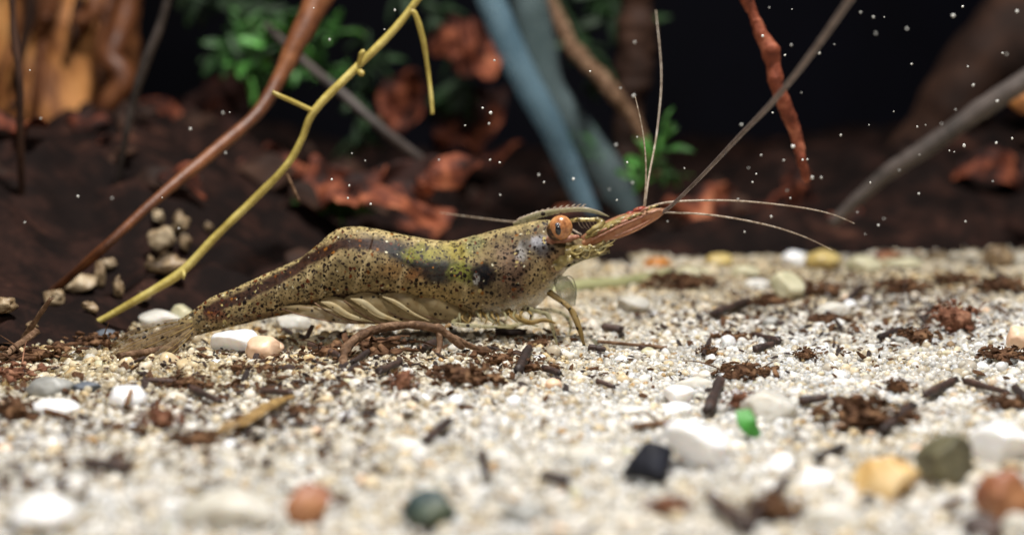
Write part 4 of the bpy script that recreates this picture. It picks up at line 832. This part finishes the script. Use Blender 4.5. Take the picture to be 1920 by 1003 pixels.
stick('dark_stem', [(22, -30, 11.2), (26, 60, 11.2), (36, 150, 11.2), (38, 260, 11.3), (40, 380, 11.5), (30, 470, 11.6)], [6, 7, 8, 7, 6, 5], 'darkwood', 'thin dark stem standing in front of the orange driftwood', 'stem')
stick('olive_stem', [(322, -30, 11.8), (300, 50, 11.9), (272, 120, 12.0), (250, 190, 12.1), (235, 260, 12.2), (220, 350, 12.4)], [9, 9, 9, 8, 7, 6], 'greystick', 'thin dull olive stem between driftwood and moss', 'stem')
stick('faint_twig', [(500, 50, 14.6), (575, 120, 13.9), (640, 175, 13.6), (720, 245, 13.5), (830, 330, 13.8)], [7, 8, 9, 9, 8], 'greystick', 'faint brown twig crossing behind the straw stem', 'twig')
stick('ochre_twig', [(1010, -40, 16.2), (1075, 90, 15.6), (1130, 150, 15), (1190, 230, 15), (1230, 330, 15)], [12, 15, 16, 13, 10], 'root', 'dim ochre twig right of the blurred tubes', 'twig', rough=0.4)
stick('murky_root', [(1190, -40, 16), (1195, 60, 16), (1185, 160, 16), (1178, 240, 16), (1170, 360, 16)], [30, 34, 34, 26, 20], 'darkwood', 'dark brown root hanging in the murk behind the upright whips', 'root', rough=0.5)
stick('murky_root', [(1980, 40, 18), (1850, 130, 18), (1760, 260, 18.2), (1640, 380, 18.5), (1540, 430, 18.5)], [90, 80, 60, 60, 40], 'darkwood', 'broad dim driftwood root rising behind the grey brown stick', 'root', rough=0.5, freq=1.5)
stick('orange_stub', [(1960, 150, 13.5), (1925, 180, 13.5), (1908, 205, 13.5)], [30, 34, 22], 'stump', 'orange wood stub poking in from the side beyond the grey brown stick', 'wood', rough=0.3)

# orange driftwood with vertical strands
dw = empty('driftwood_stump', P(110, 330, 17.0), 'bright orange driftwood stump with vertical grain and root strands', 'driftwood')
rs = random.Random(4)
rooted(stick('core', [(70, -160, 17.8), (80, -20, 17.8), (95, 90, 17.8), (85, 170, 17.8), (70, 230, 17.9), (60, 420, 18)], [170, 165, 160, 150, 120, 80], 'stump', None, None, rough=0.35, sides=40, n=90, freq=1.1), dw)
for k in range(11):
    u = -60 + k * 31 + rs.uniform(-12, 12); w_ = rs.uniform(5, 13); yb = 16.6 + 0.9 * ((u - 90) / 160)**2 + rs.uniform(-0.1, 0.1)
    e = rs.uniform(60, 260)
    rooted(stick('strand', [(u + rs.uniform(10, 40), -60, yb), (u + rs.uniform(0, 24), 10, yb), (u + rs.uniform(-10, 14), e * 0.45, yb), (u + rs.uniform(-20, 8), e - 30, yb), (u + rs.uniform(-34, 10), e + 20, yb + 0.2)], [w_, w_ * 1.15, w_, w_ * 0.9, w_ * 0.5], 'orange_stem' if k % 3 else 'darkwood', None, None, rough=0.6, freq=2.5), dw)
rooted(stick('strand', [(250, -30, 16.6), (225, 60, 16.5), (205, 110, 16.4), (230, 150, 16.4), (190, 215, 16.4), (180, 300, 16.4)], [24, 20, 18, 20, 18, 10], 'orange_stem', None, None, rough=0.5, freq=2.5), dw)

# ------------------------------------------------------------------ dead leaves
def dead_leaf(u, v, y, wpx, hpx, ang, label, m='deadleaf', seed=0, crum=0.24):
    y = y + (3.0 if v < 300 else 0.7); c = P(u, v, y); L = wpx * y / F; Wd = hpx * y / F; d = Vector((math.cos(R(ang)), 0.25, math.sin(R(ang))))
    pts = [c - d * L, c - d * L * 0.4 + Vector((0, -0.1, 0.04)), c + d * L * 0.35, c + d * L]
    o = sheet('dead_leaf', pts, [Wd * 0.25, Wd, Wd * 0.9, Wd * 0.08], m, thick=0.02, crumple=crum, n=44, k=15, seed=seed + u, up=(0.1, -0.8, 0.75), freq=2.6)
    return tag(o, label, 'leaf', 'dead leaves in the dark background')
for k, a in enumerate([
    (630, 340, 12.6, 80, 50, 18, 'crumpled red brown dead leaf above the shrimp hump'), (770, 325, 12.8, 150, 34, 14, 'long reddish dead leaf arching above the shrimp back'), (820, 350, 12.8, 62, 26, 38, 'small pinkish leaf tip pointing up above the shrimp back'),
    (740, 385, 12.4, 110, 40, -5, 'dull red brown leaf close above the shrimp back'), (885, 90, 14.2, 85, 58, -10, 'reddish crumpled leaf beside the blue tube'), (745, 195, 13.8, 52, 44, 70, 'small bright red brown leaf curled between stems'),
    (910, 290, 13.6, 60, 14, 22, 'thin pale brown leaf stalk tip above the shrimp back'), (880, 230, 15, 90, 60, 30, 'dim brown leaf left of the tubes'), (540, 330, 14, 110, 50, -20, 'dull brown leaf between the orange brown stem and the straw stem'), (430, 190, 14.4, 95, 60, 55, 'dark reddish leaf left of the moss'), (1880, 330, 15, 90, 40, -10, 'dark crimson leaf in the murk on the right'),
    (1330, 400, 14.5, 120, 40, 5, 'dim brown leaf lying behind the antennule whips'), (1500, 395, 15, 110, 44, -8, 'dim brown leaf below the red twig'), (360, 250, 14.6, 80, 50, 75, 'dull orange brown leaf behind the olive stem')]):
    m = 'deadleaf'
    dead_leaf(*a, seed=k * 13, m=m)
litter_leaves = []
for k in range(90):
    u = rs.choice([rs.uniform(-60, 640), rs.uniform(560, 1240), rs.uniform(1240, 2000)]); y = rs.uniform(11.0, 17.5); x = (u - 960) / F * y
    zz = float(bankz(np.array([x]), np.array([y]))[0])
    if zz < 0.12: continue
    c = Vector((x, y, zz + 0.05)); a = rs.uniform(0, 6.28); d = Vector((math.cos(a), math.sin(a), rs.uniform(-0.2, 0.3))); L = rs.uniform(0.12, 0.34)
    o = sheet('litter_leaf', [c - d * L, c - d * L * 0.3 + Vector((0, 0, 0.08)), c + d * L * 0.4, c + d * L], [L * 0.1, L * 0.45, L * 0.4, 0.02], 'darkwood' if k % 4 else 'deadleaf', thick=0.02, crumple=0.14, n=18, k=9, seed=k * 5, up=(rs.uniform(-0.3, 0.3), -0.6, 0.8), freq=2.2)
    tag(o, 'rotting brown leaf lying on the dark litter bank', 'leaf', 'rotting leaves on the litter bank')

# ------------------------------------------------------------------ moss sprigs
def leaflet(nm, m):
    V = []; n, k = 7, 5
    for i in range(n):
        t = i / (n - 1); wv = 0.15 * math.sin(math.pi * min(1, t * 0.92 + 0.06))**0.8
        for j in range(k):
            s_ = 2 * j / (k - 1) - 1; V.append((t, s_ * wv, 0.12 * math.sin(t * 2.6) + 0.10 * s_ * s_ * wv * 3))
    V = np.array(V); N = len(V); Vb = V - np.array([0, 0, 0.03])
    Fc = [(i * k + j, i * k + j + 1, (i + 1) * k + j + 1, (i + 1) * k + j) for i in range(n - 1) for j in range(k - 1)]
    rim = [i * k for i in range(n)] + [(n - 1) * k + j for j in range(1, k)] + [i * k + k - 1 for i in range(n - 2, -1, -1)] + [j for j in range(k - 2, 0, -1)]
    Fr = [(rim[q], rim[(q + 1) % len(rim)], rim[(q + 1) % len(rim)] + N, rim[q] + N) for q in range(len(rim))]
    me = mesh_from(nm, np.vstack([V, Vb]), Fc + [tuple(x + N for x in f[::-1]) for f in Fc] + Fr); me.materials.append(M[m]); return me
LEAF = {'moss': leaflet('moss_leaf', 'moss'), 'mossdark': leaflet('moss_leaf_dark', 'mossdark')}
def moss(pl, label, m='moss', nleaf=26, size=0.22, seed=0):
    sh = 3.0 if pl[0][1] < 350 else 1.0; pl = [(a_, b_, y_ + sh) for a_, b_, y_ in pl]; size = size * 1.5
    rs = random.Random(seed); r = empty('moss_sprig', P(*pl[0]), label, 'moss', 'moss sprigs in the background')
    rooted(stick('stem', pl, [4] * len(pl), m, None, None, n=24, rough=0.2), r)
    d = catmull([tuple(P(*p)) for p in pl], nleaf)
    g = np.gradient(d, axis=0)
    for i in range(nleaf):
        o = bpy.data.objects.new('leaf', LEAF[m]); COL.objects.link(o); o.parent = r
        ax = Vector(g[i]).normalized(); sd = Vector((rs.gauss(0, 1), rs.gauss(0, 0.7), rs.gauss(0, 1))); dr = (ax * 0.55 + sd.normalized() * 0.85).normalized()
        q = dr.to_track_quat('X', 'Z'); o.rotation_euler = (q @ Matrix.Rotation(rs.uniform(-1.5, 1.5), 3, 'X').to_quaternion()).to_euler()
        o.location = Vector(d[i]) - r.location; s_ = size * rs.uniform(0.6, 1.3); o.scale = (s_, s_, s_)
    return r
moss([(640, 60, 13.6), (590, 70, 13.4), (540, 78, 13.3), (490, 100, 13.3), (440, 130, 13.4)], 'bright green moss sprig behind the orange brown stem', nleaf=34, size=0.26, seed=1)
moss([(560, 20, 13.9), (500, 40, 13.8), (450, 70, 13.8), (405, 100, 13.8)], 'green moss sprig reaching towards the olive stem', nleaf=30, size=0.24, seed=2)
moss([(650, 160, 13.8), (610, 130, 13.7), (570, 125, 13.6), (520, 140, 13.6)], 'green moss sprig hanging below the brightest sprig', nleaf=22, size=0.24, seed=3)
moss([(330, -30, 14.4), (380, 0, 14.4), (440, 20, 14.4), (500, 10, 14.4)], 'dark moss sprig along the top beside the driftwood', 'mossdark', 30, 0.26, 4)
moss([(690, 60, 14.2), (690, 140, 14.2), (675, 200, 14.2), (668, 280, 14.2)], 'dim moss sprig hanging behind the straw stem', 'mossdark', 30, 0.24, 5)
moss([(535, 405, 12.6), (570, 400, 12.5), (600, 398, 12.5), (648, 395, 12.5)], 'small green moss sprig just above the shrimp hump', nleaf=16, size=0.17, seed=6)
moss([(1060, 270, 13.4), (1110, 280, 13.3), (1160, 300, 13.2), (1200, 325, 13.2)], 'green moss sprig between tubes and upright whips', nleaf=20, size=0.2, seed=7)
moss([(1190, 360, 13.1), (1210, 325, 13.0), (1232, 290, 13.0), (1245, 258, 13.0)], 'bright green moss sprig right behind the upright whips', nleaf=20, size=0.19, seed=8)
moss([(1215, 310, 13.0), (1240, 320, 13.0), (1268, 330, 13.0)], 'short bright moss tip right of the upright whips', nleaf=8, size=0.16, seed=9)
moss([(760, -20, 15), (820, 40, 15), (870, 130, 15), (850, 190, 15)], 'dim moss sprig behind the reddish leaf', 'mossdark', 34, 0.3, 10)
moss([(1030, -30, 15), (1070, 40, 15), (1100, 100, 15), (1120, 160, 15)], 'dark moss sprig right of the tubes', 'mossdark', 26, 0.28, 11)
moss([(1140, -30, 15.4), (1150, 20, 15.4), (1190, 60, 15.4)], 'very dark moss sprig above the upright whips', 'mossdark', 18, 0.28, 12)

# ------------------------------------------------------------------ specks drifting in the water
V, Fc = stone_data(77, sub=2, lump=0.4, cuts=3); sm = mesh_from('drifting_speck', V, Fc); sm.materials.append(M['speck'])
spots_ = [(1662 - 200, 140, 5), (1536, 100, 5), (920, 212, 6), (917, 232, 4), (905, 203, 4), (919, 300, 4), (937, 305, 4), (1010, 328, 4), (1020, 342, 4), (1075, 336, 5), (1155, 272, 4), (1176, 305, 4), (1186, 343, 4), (1523, 333, 6), (1487, 275, 7), (1808, 273, 6), (1825, 160, 5), (1870, 190, 5), (1880, 100, 4), (1787, 30, 6), (1805, 13, 4), (1907, 22, 5), (1540, 333, 4), (1472, 104, 4), (1430, 68, 5), (1190, 80, 4), (1188, 180, 6), (695, 383, 4), (622, 337, 4), (655, 348, 4), (833, 405, 4), (357, 242, 5), (418, 212, 4), (423, 287, 4), (146, 368, 4), (210, 372, 4), (1505, 300, 4), (1446, 406, 5)]
for k in range(70):
    spots_.append((random.uniform(1380, 1915) if k % 3 else random.uniform(30, 1300), random.uniform(8, 440), random.uniform(2.0, 4.2)))
for u, v, r in spots_:
    y = random.uniform(8.2, 10.2) if r > 3.9 else random.uniform(7.6, 10.6)
    if v > 400 and 350 < u < 1150: continue
    o = bpy.data.objects.new('drifting_speck', sm); COL.objects.link(o); o.location = P(u, v, y); s_ = r * 0.55 * y / F
    o.scale = (s_, s_, s_ * random.uniform(0.6, 1.2)); o.rotation_euler = (random.uniform(0, 3), random.uniform(0, 3), 0)
    tag(o, 'tiny white speck drifting in the dark water', 'speck', 'specks drifting in the water')
